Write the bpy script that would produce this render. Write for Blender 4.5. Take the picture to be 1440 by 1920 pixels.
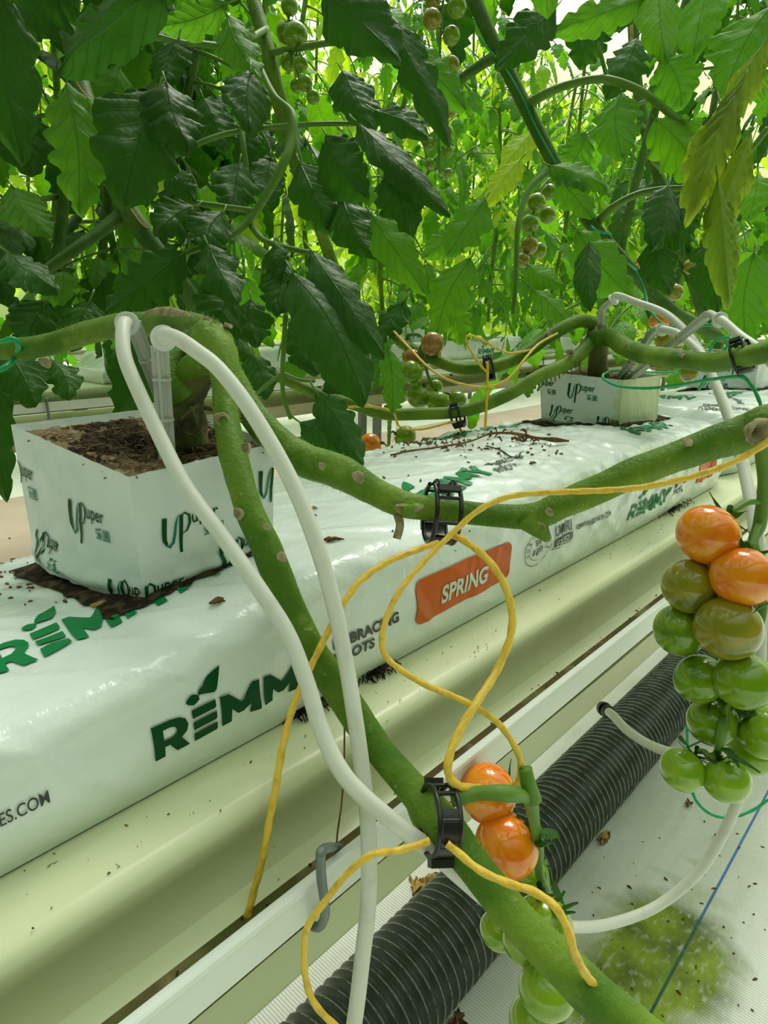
import bpy, bmesh, math, random
from mathutils import Vector, Matrix, noise
from math import sin, cos, pi, radians, sqrt, atan2, exp
for o in list(bpy.data.objects): bpy.data.objects.remove(o)
SC = bpy.context.scene; COL = SC.collection
# ------------------------------------------------------------------ camera
F = 1250.0; CX, CY = 720.0, 960.0
H = 0.70                                   # camera height over the floor
def _n(v):
    l = sqrt(sum(a*a for a in v)); return [a/l for a in v]
_X = _n([1910-CX, -(600-CY), -F])
_u = [-(650-CX), (5069-CY), F]
_d = sum(a*b for a, b in zip(_u, _X)); _Z = _n([a-_d*b for a, b in zip(_u, _X)])
XA, ZA = Vector(_X), Vector(_Z); YA = ZA.cross(XA)
def ray(px, py):
    c = Vector((px-CX, -(py-CY), -F)); return Vector((c@XA, c@YA, c@ZA))
def P(px, py, d):                          # point seen at px,py at view depth d (m)
    r = ray(px, py)*(d/F); return Vector((r.x, r.y, r.z+H))
def onz(px, py, z):
    r = ray(px, py); r = r*((z-H)/r.z); return Vector((r.x, r.y, z))
def ony(px, py, y):
    r = ray(px, py); r = r*(y/r.y); return Vector((r.x, y, r.z+H))
cam = bpy.data.objects.new('camera', bpy.data.cameras.new('camera')); COL.objects.link(cam)
m = Matrix((XA, YA, ZA)).to_4x4(); m.translation = Vector((0, 0, H)); cam.matrix_world = m
cam.data.sensor_fit = 'VERTICAL'; cam.data.sensor_height = 24; cam.data.lens = 24*F/1920
cam.data.clip_start = .01
SC.camera = cam
VD = -Vector((XA.z, YA.z, ZA.z))
# ------------------------------------------------------------------ light
SC.view_settings.view_transform = 'Standard'; SC.view_settings.look = 'None'
SC.view_settings.gamma = 1; SC.view_settings.use_curve_mapping = False
SC.view_settings.exposure = 0.12
W = bpy.data.worlds.new('greenhouse_sky'); SC.world = W; W.use_nodes = True
nt = W.node_tree; nt.nodes.clear()
out = nt.nodes.new('ShaderNodeOutputWorld'); bg = nt.nodes.new('ShaderNodeBackground')
tc = nt.nodes.new('ShaderNodeTexCoord'); sp = nt.nodes.new('ShaderNodeSeparateXYZ')
nt.links.new(tc.outputs['Generated'], sp.inputs[0])
# sky colour: bright ahead, darkened behind the camera in place of unseen plant rows
def wramp(stops):
    mr = nt.nodes.new('ShaderNodeMapRange'); mr.inputs[1].default_value = -1; mr.inputs[2].default_value = 1
    r = nt.nodes.new('ShaderNodeValToRGB'); nt.links.new(sp.outputs[2], mr.inputs[0]); nt.links.new(mr.outputs[0], r.inputs[0])
    e = r.color_ramp.elements
    e[0].position = (stops[0][0]+1)/2; e[0].color = (*stops[0][1], 1); e[1].position = (stops[-1][0]+1)/2; e[1].color = (*stops[-1][1], 1)
    for p_, c_ in stops[1:-1]:
        q = r.color_ramp.elements.new((p_+1)/2); q.color = (*c_, 1)
    return r.outputs[0]
WF = wramp([(-1, (.10, .12, .06)), (-.05, (.16, .22, .07)), (.08, (.36, .52, .14)), (.26, (.66, .86, .34)), (.40, (.95, 1.0, .88)), (1, (1.0, 1.08, .98))])
WB = wramp([(-1, (.06, .08, .03)), (.0, (.03, .06, .015)), (.55, (.06, .11, .03)), (.88, (.80, .92, .78)), (1, (1.0, 1.08, .98))])
dt = nt.nodes.new('ShaderNodeVectorMath'); dt.operation = 'DOT_PRODUCT'; dt.inputs[1].default_value = (.70, .64, 0)
nt.links.new(tc.outputs['Generated'], dt.inputs[0])
mq = nt.nodes.new('ShaderNodeMapRange'); mq.inputs[1].default_value = -.1; mq.inputs[2].default_value = .4; nt.links.new(dt.outputs['Value'], mq.inputs[0])
mx = nt.nodes.new('ShaderNodeMix'); mx.data_type = 'RGBA'; nt.links.new(mq.outputs[0], mx.inputs[0]); nt.links.new(WB, mx.inputs[6]); nt.links.new(WF, mx.inputs[7])
nt.links.new(mx.outputs[2], bg.inputs[0]); bg.inputs[1].default_value = 1.65
nt.links.new(bg.outputs[0], out.inputs[0])
sun = bpy.data.objects.new('sun', bpy.data.lights.new('sun', 'SUN')); COL.objects.link(sun)
sun.data.energy = 3.2; sun.data.angle = radians(25); sun.data.color = (1, .97, .88)
sun.rotation_euler = Vector((-.55, -.25, -1)).normalized().to_track_quat('-Z', 'Y').to_euler()
# ------------------------------------------------------------------ helpers
def tag(o, label=None, cat=None, group=None, kind=None):
    if label: o['label'] = label
    if cat: o['category'] = cat
    if group: o['group'] = group
    if kind: o['kind'] = kind
    return o
def empty(name, loc, label=None, cat=None, group=None):
    o = bpy.data.objects.new(name, None); COL.objects.link(o); o.location = loc
    o.empty_display_size = .01
    return tag(o, label, cat, group)
class MB:
    def __init__(s): s.v = []; s.f = []; s.uv = {}; s.m = []
    def add(s, vs, fs, mi=0):
        b = len(s.v); s.v += [Vector(v) for v in vs]; s.f += [[b+i for i in f] for f in fs]; s.m += [mi]*len(fs)
        return b
    def grid(s, n, m_, fn, cu=False, cv=False, mi=0, uv=None):
        b = len(s.v)
        for i in range(n):
            for j in range(m_):
                s.v.append(Vector(fn(i, j)))
                if uv: s.uv[len(s.v)-1] = uv(i, j)
        for i in range(n if cu else n-1):
            for j in range(m_ if cv else m_-1):
                i2, j2 = (i+1) % n, (j+1) % m_
                s.f.append([b+i*m_+j, b+i2*m_+j, b+i2*m_+j2, b+i*m_+j2]); s.m.append(mi)
    def tube(s, pts, rad, seg=12, cap=True, prof=None, mi=0, up=None, flat=1.0):
        n = len(pts); fr = frames(pts, up); b = len(s.v)
        for i in range(n):
            r = rad(i/(n-1)) if callable(rad) else (rad[i] if isinstance(rad, (list, tuple)) else rad)
            for j in range(seg):
                a = 2*pi*j/seg; k = prof(i/(n-1), a) if prof else 1
                s.v.append(pts[i] + (fr[i][0]*cos(a) + fr[i][1]*sin(a)*flat)*(r*k))
                s.uv[len(s.v)-1] = (j/seg, i/(n-1))
        for i in range(n-1):
            for j in range(seg):
                j2 = (j+1) % seg
                s.f.append([b+i*seg+j, b+i*seg+j2, b+(i+1)*seg+j2, b+(i+1)*seg+j]); s.m.append(mi)
        if cap:
            s.f.append([b+j for j in range(seg)][::-1]); s.m.append(mi)
            s.f.append([b+(n-1)*seg+j for j in range(seg)]); s.m.append(mi)
    def box(s, c, sz, rot=None, mi=0):
        c = Vector(c); vs = []
        for x in (-1, 1):
            for y in (-1, 1):
                for z in (-1, 1):
                    v = Vector((x*sz[0]/2, y*sz[1]/2, z*sz[2]/2))
                    vs.append(c + (rot@v if rot else v))
        s.add(vs, [[0,1,3,2],[4,6,7,5],[0,4,5,1],[2,3,7,6],[0,2,6,4],[1,5,7,3]], mi)
    def build(s, name, mat, parent=None, smooth=True, loc=None, auto=None):
        me = bpy.data.meshes.new(name); o0 = Vector(loc) if loc is not None else Vector((0, 0, 0))
        me.from_pydata([v-o0 for v in s.v], [], s.f)
        for mm in (mat if isinstance(mat, (list, tuple)) else [mat]): me.materials.append(mm)
        if len(me.materials) > 1: me.polygons.foreach_set('material_index', s.m)
        if s.uv:
            ul = me.uv_layers.new(name='UVMap')
            for l in me.loops: ul.data[l.index].uv = s.uv.get(l.vertex_index, (0, 0))
        if smooth: me.polygons.foreach_set('use_smooth', [True]*len(me.polygons))
        if auto: me.set_sharp_from_angle(angle=radians(auto))
        me.update()
        o = bpy.data.objects.new(name, me); COL.objects.link(o)
        o.location = o0
        if parent:
            o.parent = parent; o.location = o0 - WL(parent)
        return o
def WL(o):
    v = o.location.copy()
    while o.parent: o = o.parent; v += o.location
    return v
def frames(pts, up=None):
    n = len(pts); T = []
    for i in range(n):
        t = (pts[min(i+1, n-1)]-pts[max(i-1, 0)]); T.append(t.normalized() if t.length > 1e-9 else Vector((0, 0, 1)))
    u = Vector(up) if up else (Vector((0, 0, 1)) if abs(T[0].z) < .9 else Vector((1, 0, 0)))
    a = (u - T[0]*u.dot(T[0])).normalized(); R = []
    for i in range(n):
        a = a - T[i]*a.dot(T[i]); a.normalize(); R.append((a.copy(), T[i].cross(a), T[i]))
    return R
def spline(pts, k=8):
    P_ = [Vector(p) for p in pts]; out = []; n = len(P_)
    for i in range(n-1):
        p0, p1, p2, p3 = P_[max(i-1, 0)], P_[i], P_[i+1], P_[min(i+2, n-1)]
        if i == 0: p0 = p1*2-p2
        if i == n-2: p3 = p2*2-p1
        for j in range(k):
            t = j/k
            out.append(((p1*2)+(p2-p0)*t+(p0*2-p1*5+p2*4-p3)*t*t+(p1*3-p0-p2*3+p3)*t*t*t)*.5)
    out.append(P_[-1]); return out
def lerpl(vals, t):
    x = t*(len(vals)-1); i = min(int(x), len(vals)-2); return vals[i]+(vals[i+1]-vals[i])*(x-i)
def fbm(x, y, z, o=4):
    return noise.fractal(Vector((x, y, z)), 1.0, 2.0, o)
def ss(a, b, x):
    t = max(0, min(1, (x-a)/(b-a))); return t*t*(3-2*t)
# ------------------------------------------------------------------ materials
def mat(name, col, rough=.5, spec=.5, coat=0, bump=None, var=None, sss=0, metal=0, spots=None, coord='Object'):
    m = bpy.data.materials.new(name); m.use_nodes = True; t = m.node_tree; b = t.nodes['Principled BSDF']
    b.inputs['Base Color'].default_value = (*col, 1); b.inputs['Roughness'].default_value = rough
    b.inputs['Specular IOR Level'].default_value = spec; b.inputs['Coat Weight'].default_value = coat
    b.inputs['Coat Roughness'].default_value = .08
    b.inputs['Metallic'].default_value = metal
    if sss: b.inputs['Subsurface Weight'].default_value = sss; b.inputs['Subsurface Radius'].default_value = (.006, .006, .002); b.inputs['Subsurface Scale'].default_value = 1
    tc = t.nodes.new('ShaderNodeTexCoord'); src = tc.outputs[coord]
    last = None
    def noi(scale, detail=4, stretch=None, rough_=.55):
        n = t.nodes.new('ShaderNodeTexNoise'); n.inputs['Scale'].default_value = scale; n.inputs['Detail'].default_value = detail
        n.inputs['Roughness'].default_value = rough_
        if stretch:
            mp = t.nodes.new('ShaderNodeMapping'); mp.inputs['Scale'].default_value = stretch
            t.links.new(src, mp.inputs[0]); t.links.new(mp.outputs[0], n.inputs['Vector'])
        else: t.links.new(src, n.inputs['Vector'])
        return n.outputs['Fac']
    def ramp(f, a, b_):
        r = t.nodes.new('ShaderNodeMapRange'); r.inputs[1].default_value = a; r.inputs[2].default_value = b_; t.links.new(f, r.inputs[0]); return r.outputs[0]
    def mix(fac, a, bcol):
        x = t.nodes.new('ShaderNodeMix'); x.data_type = 'RGBA'; t.links.new(fac, x.inputs[0])
        if isinstance(a, tuple): x.inputs[6].default_value = (*a, 1)
        else: t.links.new(a, x.inputs[6])
        if isinstance(bcol, tuple): x.inputs[7].default_value = (*bcol, 1)
        else: t.links.new(bcol, x.inputs[7])
        return x.outputs[2]
    if var:                                # list of (colour, scale, lo, hi[, stretch])
        last = col
        for v in var:
            last = mix(ramp(noi(v[1], 5, v[4] if len(v) > 4 else None), v[2], v[3]), last, v[0])
        t.links.new(last, b.inputs['Base Color'])
    if bump:
        bn = t.nodes.new('ShaderNodeBump'); bn.inputs['Distance'].default_value = bump[1]; bn.inputs['Strength'].default_value = 1
        t.links.new(noi(bump[0], 5, bump[2] if len(bump) > 2 else None), bn.inputs['Height']); t.links.new(bn.outputs[0], b.inputs['Normal'])
    m['h'] = 0
    return m
def leafmat(name, c1, c2, vein, under, trans=.42, rough=.42, tcol=None):
    m = bpy.data.materials.new(name); m.use_nodes = True; t = m.node_tree; b = t.nodes['Principled BSDF']
    N = t.nodes.new; L = t.links.new
    uv = N('ShaderNodeUVMap'); s = N('ShaderNodeSeparateXYZ'); L(uv.outputs[0], s.inputs[0])
    def M(op, a, bb=None, c=None):
        n = N('ShaderNodeMath'); n.operation = op
        for i, v in enumerate((a, bb, c)):
            if v is None: continue
            if isinstance(v, (int, float)): n.inputs[i].default_value = v
            else: L(v, n.inputs[i])
        return n.outputs[0]
    au = M('ABSOLUTE', M('MULTIPLY', M('SUBTRACT', s.outputs[0], .5), 2))
    ph = M('FRACT', M('MULTIPLY', M('SUBTRACT', s.outputs[1], M('MULTIPLY', au, .22)), 7))
    sv = M('SUBTRACT', 1, M('MINIMUM', 1, M('MULTIPLY', M('ABSOLUTE', M('SUBTRACT', ph, .5)), 11)))
    mid = M('SUBTRACT', 1, M('MINIMUM', 1, M('MULTIPLY', au, 20)))
    ve = M('MAXIMUM', M('MULTIPLY', sv, .55), mid)
    tc = N('ShaderNodeTexCoord'); no = N('ShaderNodeTexNoise'); no.inputs['Scale'].default_value = 14; no.inputs['Detail'].default_value = 3
    L(tc.outputs['Object'], no.inputs['Vector'])
    oi = N('ShaderNodeObjectInfo')
    f = M('ADD', M('MULTIPLY', no.outputs['Fac'], .7), M('MULTIPLY', oi.outputs['Random'], .6)); f = M('SUBTRACT', f, .15)
    def mix(fac, a, bb):
        x = N('ShaderNodeMix'); x.data_type = 'RGBA'; x.clamp_factor = True
        if isinstance(fac, float): x.inputs[0].default_value = fac
        else: L(fac, x.inputs[0])
        for k, v in ((6, a), (7, bb)):
            if isinstance(v, tuple): x.inputs[k].default_value = (*v, 1)
            else: L(v, x.inputs[k])
        return x.outputs[2]
    c = mix(f, c1, c2); c = mix(M('MULTIPLY', ve, .75), c, vein)
    g = N('ShaderNodeNewGeometry'); c = mix(M('MULTIPLY', g.outputs['Backfacing'], .6), c, under)
    L(c, b.inputs['Base Color']); b.inputs['Roughness'].default_value = rough; b.inputs['Specular IOR Level'].default_value = .2
    vo = N('ShaderNodeTexVoronoi'); vo.inputs['Scale'].default_value = 150; L(tc.outputs['Object'], vo.inputs['Vector'])
    bp = N('ShaderNodeBump'); bp.inputs['Strength'].default_value = .7; bp.inputs['Distance'].default_value = .0012
    hsum = M('SUBTRACT', M('MULTIPLY', no.outputs['Fac'], .5), M('MULTIPLY', ve, 1.0))
    ad = M('ADD', hsum, M('MULTIPLY', vo.outputs['Distance'], .5))
    L(ad, bp.inputs['Height']); L(bp.outputs[0], b.inputs['Normal'])
    tr = N('ShaderNodeBsdfTranslucent'); tm = mix(f, tcol or (c1[0]*2.6, c1[1]*2.4, c1[2]*1.2), tuple(min(1, x*2.2) for x in c2))
    tm = mix(M('MULTIPLY', ve, .5), tm, (c1[0]*1.1, c1[1]*1.1, c1[2]))
    L(tm, tr.inputs['Color']); L(bp.outputs[0], tr.inputs['Normal'])
    ms = N('ShaderNodeMixShader'); ms.inputs[0].default_value = trans
    L(b.outputs[0], ms.inputs[1]); L(tr.outputs[0], ms.inputs[2]); L(ms.outputs[0], t.nodes['Material Output'].inputs[0])
    return m
M = {}
M['film'] = mat('slab_film', (.74, .80, .77), .20, .6, bump=(60, .0014), var=[((.66, .73, .64), 9, .5, .75)])
M['wrap'] = mat('block_film', (.68, .74, .74), .36, .5, bump=(45, .0016), var=[((.60, .66, .60), 12, .5, .8)])
M['wrapcream'] = mat('block_torn_cream', (.62, .66, .44), .6, .3, bump=(90, .002, (1, 1, .15)), var=[((.36, .36, .2), 60, .55, .8, (1, 1, .15))])
M['steel'] = mat('coated_steel_cream', (.63, .66, .42), .32, .5, var=[((.50, .50, .28), 5, .5, .8), ((.16, .13, .06), 170, .70, .74)], bump=(4, .002))
M['lip'] = mat('white_lip', (.78, .82, .78), .3, .5)
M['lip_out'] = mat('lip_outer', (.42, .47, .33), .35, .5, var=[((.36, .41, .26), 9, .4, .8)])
M['groove'] = mat('groove_dirt', (.11, .08, .03), .9, .2, bump=(200, .002), var=[((.26, .23, .10), 40, .5, .7), ((.07, .10, .02), 30, .5, .7)])
M['channel'] = mat('channel_cream', (.52, .57, .34), .4, .4, var=[((.40, .33, .22), 6, .4, .7, (.25, 1, 1))])
M['galv'] = mat('galvanised_steel', (.20, .24, .24), .45, .5, metal=.3, var=[((.13, .16, .16), 60, .4, .7)])
M['pipe'] = mat('black_pipe', (.020, .026, .022), .42, .5, var=[((.045, .055, .045), 25, .5, .8)])
M['ridge'] = mat('pipe_ridge', (.30, .33, .27), .6, .4, var=[((.05, .06, .04), 90, .52, .62)])
M['black'] = mat('black_plastic', (.010, .010, .011), .32, .5)
M['green_ink'] = mat('green_ink', (.0, .20, .055), .35, .2)
M['dark_ink'] = mat('dark_green_ink', (.0, .062, .014), .4, .15)
M['teal_ink'] = mat('teal_ink', (.005, .17, .11), .4, .2)
M['black_ink'] = mat('black_ink', (.02, .03, .025), .35, .5)
M['orange_ink'] = mat('orange_ink', (.58, .11, .010), .35, .2, var=[((.62, .20, .07), 40, .62, .70, (1, .2, .2))])
M['white_ink'] = mat('white_ink', (.60, .68, .60), .3, .5)
M['tubew'] = mat('white_tube', (.70, .70, .64), .42, .4, var=[((.60, .58, .50), 60, .55, .75)])
M['stake'] = mat('stake_grey', (.50, .52, .47), .4, .4)
M['collar'] = mat('collar_white', (.66, .69, .66), .4, .4)
M['soil'] = mat('soil_dark', (.022, .015, .010), .95, .2, bump=(260, .006), var=[((.10, .065, .035), 130, .45, .6), ((.20, .15, .09), 50, .6, .72), ((.04, .06, .015), 30, .62, .75)])
M['coir'] = mat('coir_tan', (.24, .165, .085), .95, .2, bump=(200, .004), var=[((.14, .10, .055), 60, .45, .65), ((.34, .28, .18), 120, .55, .7)])
M['stem'] = mat('stem_green', (.17, .28, .020), .5, .25, bump=(420, .0009), var=[((.070, .17, .008), 26, .38, .62), ((.22, .32, .05), 55, .6, .78), ((.34, .38, .12), 210, .66, .76)])
M['stem2'] = mat('stem_dark_green', (.045, .12, .010), .55, .3, bump=(400, .0006), var=[((.10, .20, .03), 30, .4, .7), ((.20, .24, .06), 120, .64, .78)])
M['stemwood'] = mat('stem_base', (.12, .15, .04), .7, .3, bump=(200, .002), var=[((.16, .115, .05), 60, .45, .6), ((.03, .03, .012), 40, .55, .72)])
M['scar'] = mat('stem_scar', (.42, .36, .22), .9, .2, bump=(500, .001), var=[((.26, .20, .11), 200, .45, .65)])
M['hair'] = mat('stem_hair', (.45, .52, .32), .6, .3)
M['petiole'] = mat('petiole_green', (.10, .22, .015), .5, .35, var=[((.15, .27, .05), 30, .4, .7)])
M['yel'] = mat('yellow_string', (.84, .54, .055), .38, .5, bump=(900, .0004), var=[((.60, .36, .03), 200, .5, .7)])
M['grn'] = mat('green_string', (.0, .36, .12), .4, .5)
M['dry'] = mat('dry_brown', (.20, .11, .05), .9, .2, bump=(300, .001), var=[((.10, .055, .03), 80, .45, .65)])
M['straw'] = mat('dry_straw', (.50, .33, .10), .8, .2, var=[((.28, .16, .05), 80, .45, .65)])
def tommat(n, a, b, c=None, s=.9):
    return mat(n, a, .16, .5, coat=.35, sss=.12, var=[(b, s, .42, .62)]+([(c, s*.7, .55, .7)] if c else []))
M['t_orange'] = tommat('tomato_orange', (.88, .28, .006), (.80, .17, .006), (.86, .36, .012))
M['t_olive'] = tommat('tomato_olive', (.23, .22, .012), (.33, .27, .02), (.14, .18, .010))
M['t_green'] = tommat('tomato_green', (.15, .29, .006), (.22, .36, .010), (.09, .21, .005))
M['t_pale'] = tommat('tomato_pale_green', (.27, .43, .02), (.18, .35, .012), (.34, .48, .05))
M['t_brown'] = tommat('tomato_turning', (.34, .16, .04), (.42, .20, .06), (.22, .17, .03))
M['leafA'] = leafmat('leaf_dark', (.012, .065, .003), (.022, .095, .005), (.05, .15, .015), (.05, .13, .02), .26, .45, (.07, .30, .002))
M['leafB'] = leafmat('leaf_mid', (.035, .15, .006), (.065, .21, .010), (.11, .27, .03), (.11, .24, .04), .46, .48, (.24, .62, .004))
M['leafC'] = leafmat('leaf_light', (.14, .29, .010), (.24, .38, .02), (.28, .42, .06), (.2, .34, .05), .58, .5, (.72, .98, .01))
M['leafY'] = leafmat('leaf_yellowing', (.27, .36, .02), (.16, .28, .015), (.36, .44, .07), (.24, .33, .06), .45, .5, (.62, .72, .03))
M['sepal'] = leafmat('sepal', (.015, .08, .006), (.03, .12, .01), (.05, .15, .02), (.05, .12, .03), .25)
# floor: white woven ground cover, algae stain, blue marking line (woven in), tan strip painted as canopy shade
def floormat():
    m = bpy.data.materials.new('white_ground_cover'); m.use_nodes = True; t = m.node_tree; b = t.nodes['Principled BSDF']
    N = t.nodes.new; L = t.links.new; g = N('ShaderNodeTexCoord'); s = N('ShaderNodeSeparateXYZ'); L(g.outputs['Object'], s.inputs[0])
    def Mt(op, a, bb=None, c=None):
        n = N('ShaderNodeMath'); n.operation = op
        for i, v in enumerate((a, bb, c)):
            if v is None: continue
            if isinstance(v, (int, float)): n.inputs[i].default_value = v
            else: L(v, n.inputs[i])
        return n.outputs[0]
    def noi(sc, de=5, st=None):
        n = N('ShaderNodeTexNoise'); n.inputs['Scale'].default_value = sc; n.inputs['Detail'].default_value = de; src = g.outputs['Object']
        if st:
            mp = N('ShaderNodeMapping'); mp.inputs['Scale'].default_value = st; L(src, mp.inputs[0]); src = mp.outputs[0]
        L(src, n.inputs['Vector']); return n.outputs['Fac']
    def mix(f, a, c):
        x = N('ShaderNodeMix'); x.data_type = 'RGBA'; L(f, x.inputs[0])
        for k, v in ((6, a), (7, c)):
            if isinstance(v, tuple): x.inputs[k].default_value = (*v, 1)
            else: L(v, x.inputs[k])
        return x.outputs[2]
    def mr(f, a, c):
        r = N('ShaderNodeMapRange'); r.inputs[1].default_value = a; r.inputs[2].default_value = c; L(f, r.inputs[0]); return r.outputs[0]
    X, Y = s.outputs[0], s.outputs[1]
    col = mix(mr(noi(6), .45, .75), (.70, .72, .66), (.60, .63, .52))
    col = mix(Mt('MULTIPLY', mr(noi(60, 3, (.15, 1, 1)), .5, .8), .35), col, (.46, .50, .36))
    ax = Mt('DIVIDE', Mt('SUBTRACT', X, ALG[0]), ALG[2]); ay = Mt('DIVIDE', Mt('SUBTRACT', Y, ALG[1]), ALG[3])
    r = Mt('SQRT', Mt('ADD', Mt('MULTIPLY', ax, ax), Mt('MULTIPLY', ay, ay)))
    r = Mt('ADD', r, Mt('MULTIPLY', Mt('SUBTRACT', noi(14, 6, (1, .5, 1)), .5), 1.5))
    al = Mt('SUBTRACT', 1, mr(r, .65, 1.10))
    al = Mt('MULTIPLY', al, mr(noi(150, 4, (.5, 1, 1)), .12, .46))
    col = mix(al, col, mix(mr(noi(20), .4, .65), (.24, .34, .008), (.07, .11, .004)))
    ln = Mt('SUBTRACT', 1, mr(Mt('ABSOLUTE', Mt('SUBTRACT', Y, ALG[4])), .0014, .0018))
    col = mix(ln, col, mix(al, (.06, .19, .48), (.01, .09, .06)))
    L(col, b.inputs['Base Color']); b.inputs['Roughness'].default_value = .5
    wv = N('ShaderNodeTexWave'); wv.inputs['Scale'].default_value = 90; wv.bands_direction = 'X'; L(g.outputs['Object'], wv.inputs['Vector'])
    bp = N('ShaderNodeBump'); bp.inputs['Distance'].default_value = .0008; L(wv.outputs['Fac'], bp.inputs['Height']); L(bp.outputs[0], b.inputs['Normal'])
    return m
_a = onz(1210, 1800, 0); _l = onz(1222, 1895, 0)
ALG = (_a.x, _a.y, .15, .085, _l.y)
M['floor'] = floormat()
M['tan'] = mat('tan_painted_shade', (.36, .29, .22), .7, .3, var=[((.44, .36, .28), 3, .4, .7)])  # white aisle film under the canopy, its shade painted as tan
# ------------------------------------------------------------------ floor
b_ = MB(); b_.add([(-3, -3, 0), (16, -3, 0), (16, 14, 0), (-3, 14, 0)], [[0, 1, 2, 3]])
tag(b_.build('floor', M['floor'], smooth=False), kind='structure')
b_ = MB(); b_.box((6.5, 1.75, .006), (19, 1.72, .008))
tag(b_.build('shade_strip_1', M['tan'], smooth=False), kind='structure')  # separate sheet carrying the painted shade of the aisle floor
# ------------------------------------------------------------------ gutters
DZ = H-.198                                # deck height
def gutter(y0, x0, x1, label, hooks, near):
    root = empty('growing_gutter', ((x0+x1)/2, y0+.335, 0), label, 'gutter')
    def ext(prof, name, m_, nx=2):
        b = MB(); n = len(prof)
        b.grid(nx, n, lambda i, j: (x0+(x1-x0)*i/(nx-1), y0+prof[j][0], H+prof[j][1]), cv=True)
        b.f.append(list(range(n))); b.f.append([(nx-1)*n+j for j in range(n)][::-1]); b.m += [0, 0]
        return b.build(name, m_, root, auto=38)
    arc = [(.194+.007*(1-cos(a)), -.205+.007*sin(a)) for a in [radians(q) for q in (0, 22, 45, 67, 90)]]
    arb = [(.669-a, z) for a, z in arc][::-1]
    pr = [(.187, -.2425), (.196, -.2400), (.1995, -.2340), (.2005, -.2270), (.1985, -.2170), (.1950, -.2095)]+[(p[0], p[1]) for p in arc]+[(.43, -.1985)]+[(q[0], q[1]) for q in arb]+[(.479, -.2425), (.470, -.250), (.199, -.250)]
    ext(pr, 'deck', M['steel'])
    ext([(.172, -.2425), (.192, -.2425), (.192, -.2455), (.166, -.2455)], 'groove', M['groove'])
    lip = [(.1690, -.2440), (.1676, -.2225), (.1668, -.2218), (.1628, -.2202), (.1620, -.2210), (.1618, -.2232), (.1635, -.2236), (.1640, -.2415)]
    ext(lip, 'lip_rail', [M['lip'], M['lip_out']])
    lp = root.children[-1]
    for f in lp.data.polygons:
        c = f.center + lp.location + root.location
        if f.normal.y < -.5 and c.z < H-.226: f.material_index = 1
    if near or True:
        b = MB(); pr2 = [(.2, -.2930), (.2, -.322), (.206, -.334), (.214, -.338), (.44, -.338), (.45, -.325), (.45, -.289)]
        sag = lambda x: -.0055*ss(.20, .36, x)
        b.grid(24, len(pr2), lambda i, j: (x0+(x1-x0)*(i/23)**1.6, y0+pr2[j][0], H+pr2[j][1]+(sag(x0+(x1-x0)*(i/23)**1.6) if j < 1 else 0)), cv=True)
        b.build('drain_channel', M['channel'], root, auto=40)
    for hx in hooks:
        b = MB()
        if near:
            o_ = ony(604, 1650, .1565).x; pts = [ony(*q) for q in ((636, 1590, .176), (618, 1589, .166), (606, 1593, .1585), (601, 1604, .1565), (603, 1650, .1565), (609, 1695, .157), (608, 1722, .159), (598, 1738, .163), (586, 1736, .170))]
            pts = spline([p+Vector((hx-o_, 0, 0)) for p in pts], 6)
        else:
            pts = spline([(hx+.016, y0+.176, H-.2165), (hx+.008, y0+.167, H-.2125), (hx+.001, y0+.159, H-.2130), (hx, y0+.1565, H-.222), (hx+.0005, y0+.1565, H-.248), (hx-.0005, y0+.158, H-.268)], 6)
        b.tube(pts, .0020 if near else .003, 10); b.build('hook', M['galv'], root)
    for lx in [x0+.9+1.6*k for k in range(int((x1-x0)/1.6))]:
        if near and lx < 1.5: continue
        b = MB(); b.box((lx, y0+.30, (H-.338)/2), (.03, .02, H-.338)); b.box((lx, y0+.38, (H-.338)/2), (.03, .02, H-.338)); b.build('support_post', M['galv'], root, smooth=False)
    return root
_h = onz(610, 1640, H-.23)
gutter(0, -.6, 9, 'cream steel growing gutter in front, carrying the two nearest white slabs', [ony(604, 1650, .1565).x, 1.05, 2.1], True)
gutter(1.466, -.6, 12, 'pale gutter of the second row, seen behind the nearest slab and block', [.62, 1.75, 2.9, 4.1], False)
gutter(2.93, .5, 14, 'pale gutter of the third row, glimpsed through the foliage far behind', [2, 4, 6], False)
# ------------------------------------------------------------------ corrugated pipe
root = empty('corrugated_pipe', (1, .319, 0), 'black corrugated pipe lying on the white floor beneath the front gutter', 'pipe')
b = MB(); x0, x1 = .15, 2.6; pit = .0115; R0 = .0505; npr = 6; n = int((x1-x0)/pit*npr)
b.grid(n, 40, lambda i, j: (x0+(x1-x0)*i/(n-1), .319+cos(2*pi*j/40)*(rr := R0-.0034*(.5+.5*cos(2*pi*(i/npr)))), R0+.001+sin(2*pi*j/40)*rr), cv=True)
b.build('pipe_body', M['pipe'], root)
b = MB(); k = 0
x = x0+pit/2
while x < x1:
    b.grid(3, 48, lambda i, j: (x+(-.0006, 0, .0006)[i], .319+cos(2*pi*j/48)*(R0+(-.0005, .0003, -.0005)[i]), R0+.001+sin(2*pi*j/48)*(R0+(-.0005, .0003, -.0005)[i])), cv=True)
    x += pit
b.build('dusty_ridges', M['ridge'], root)
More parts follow.
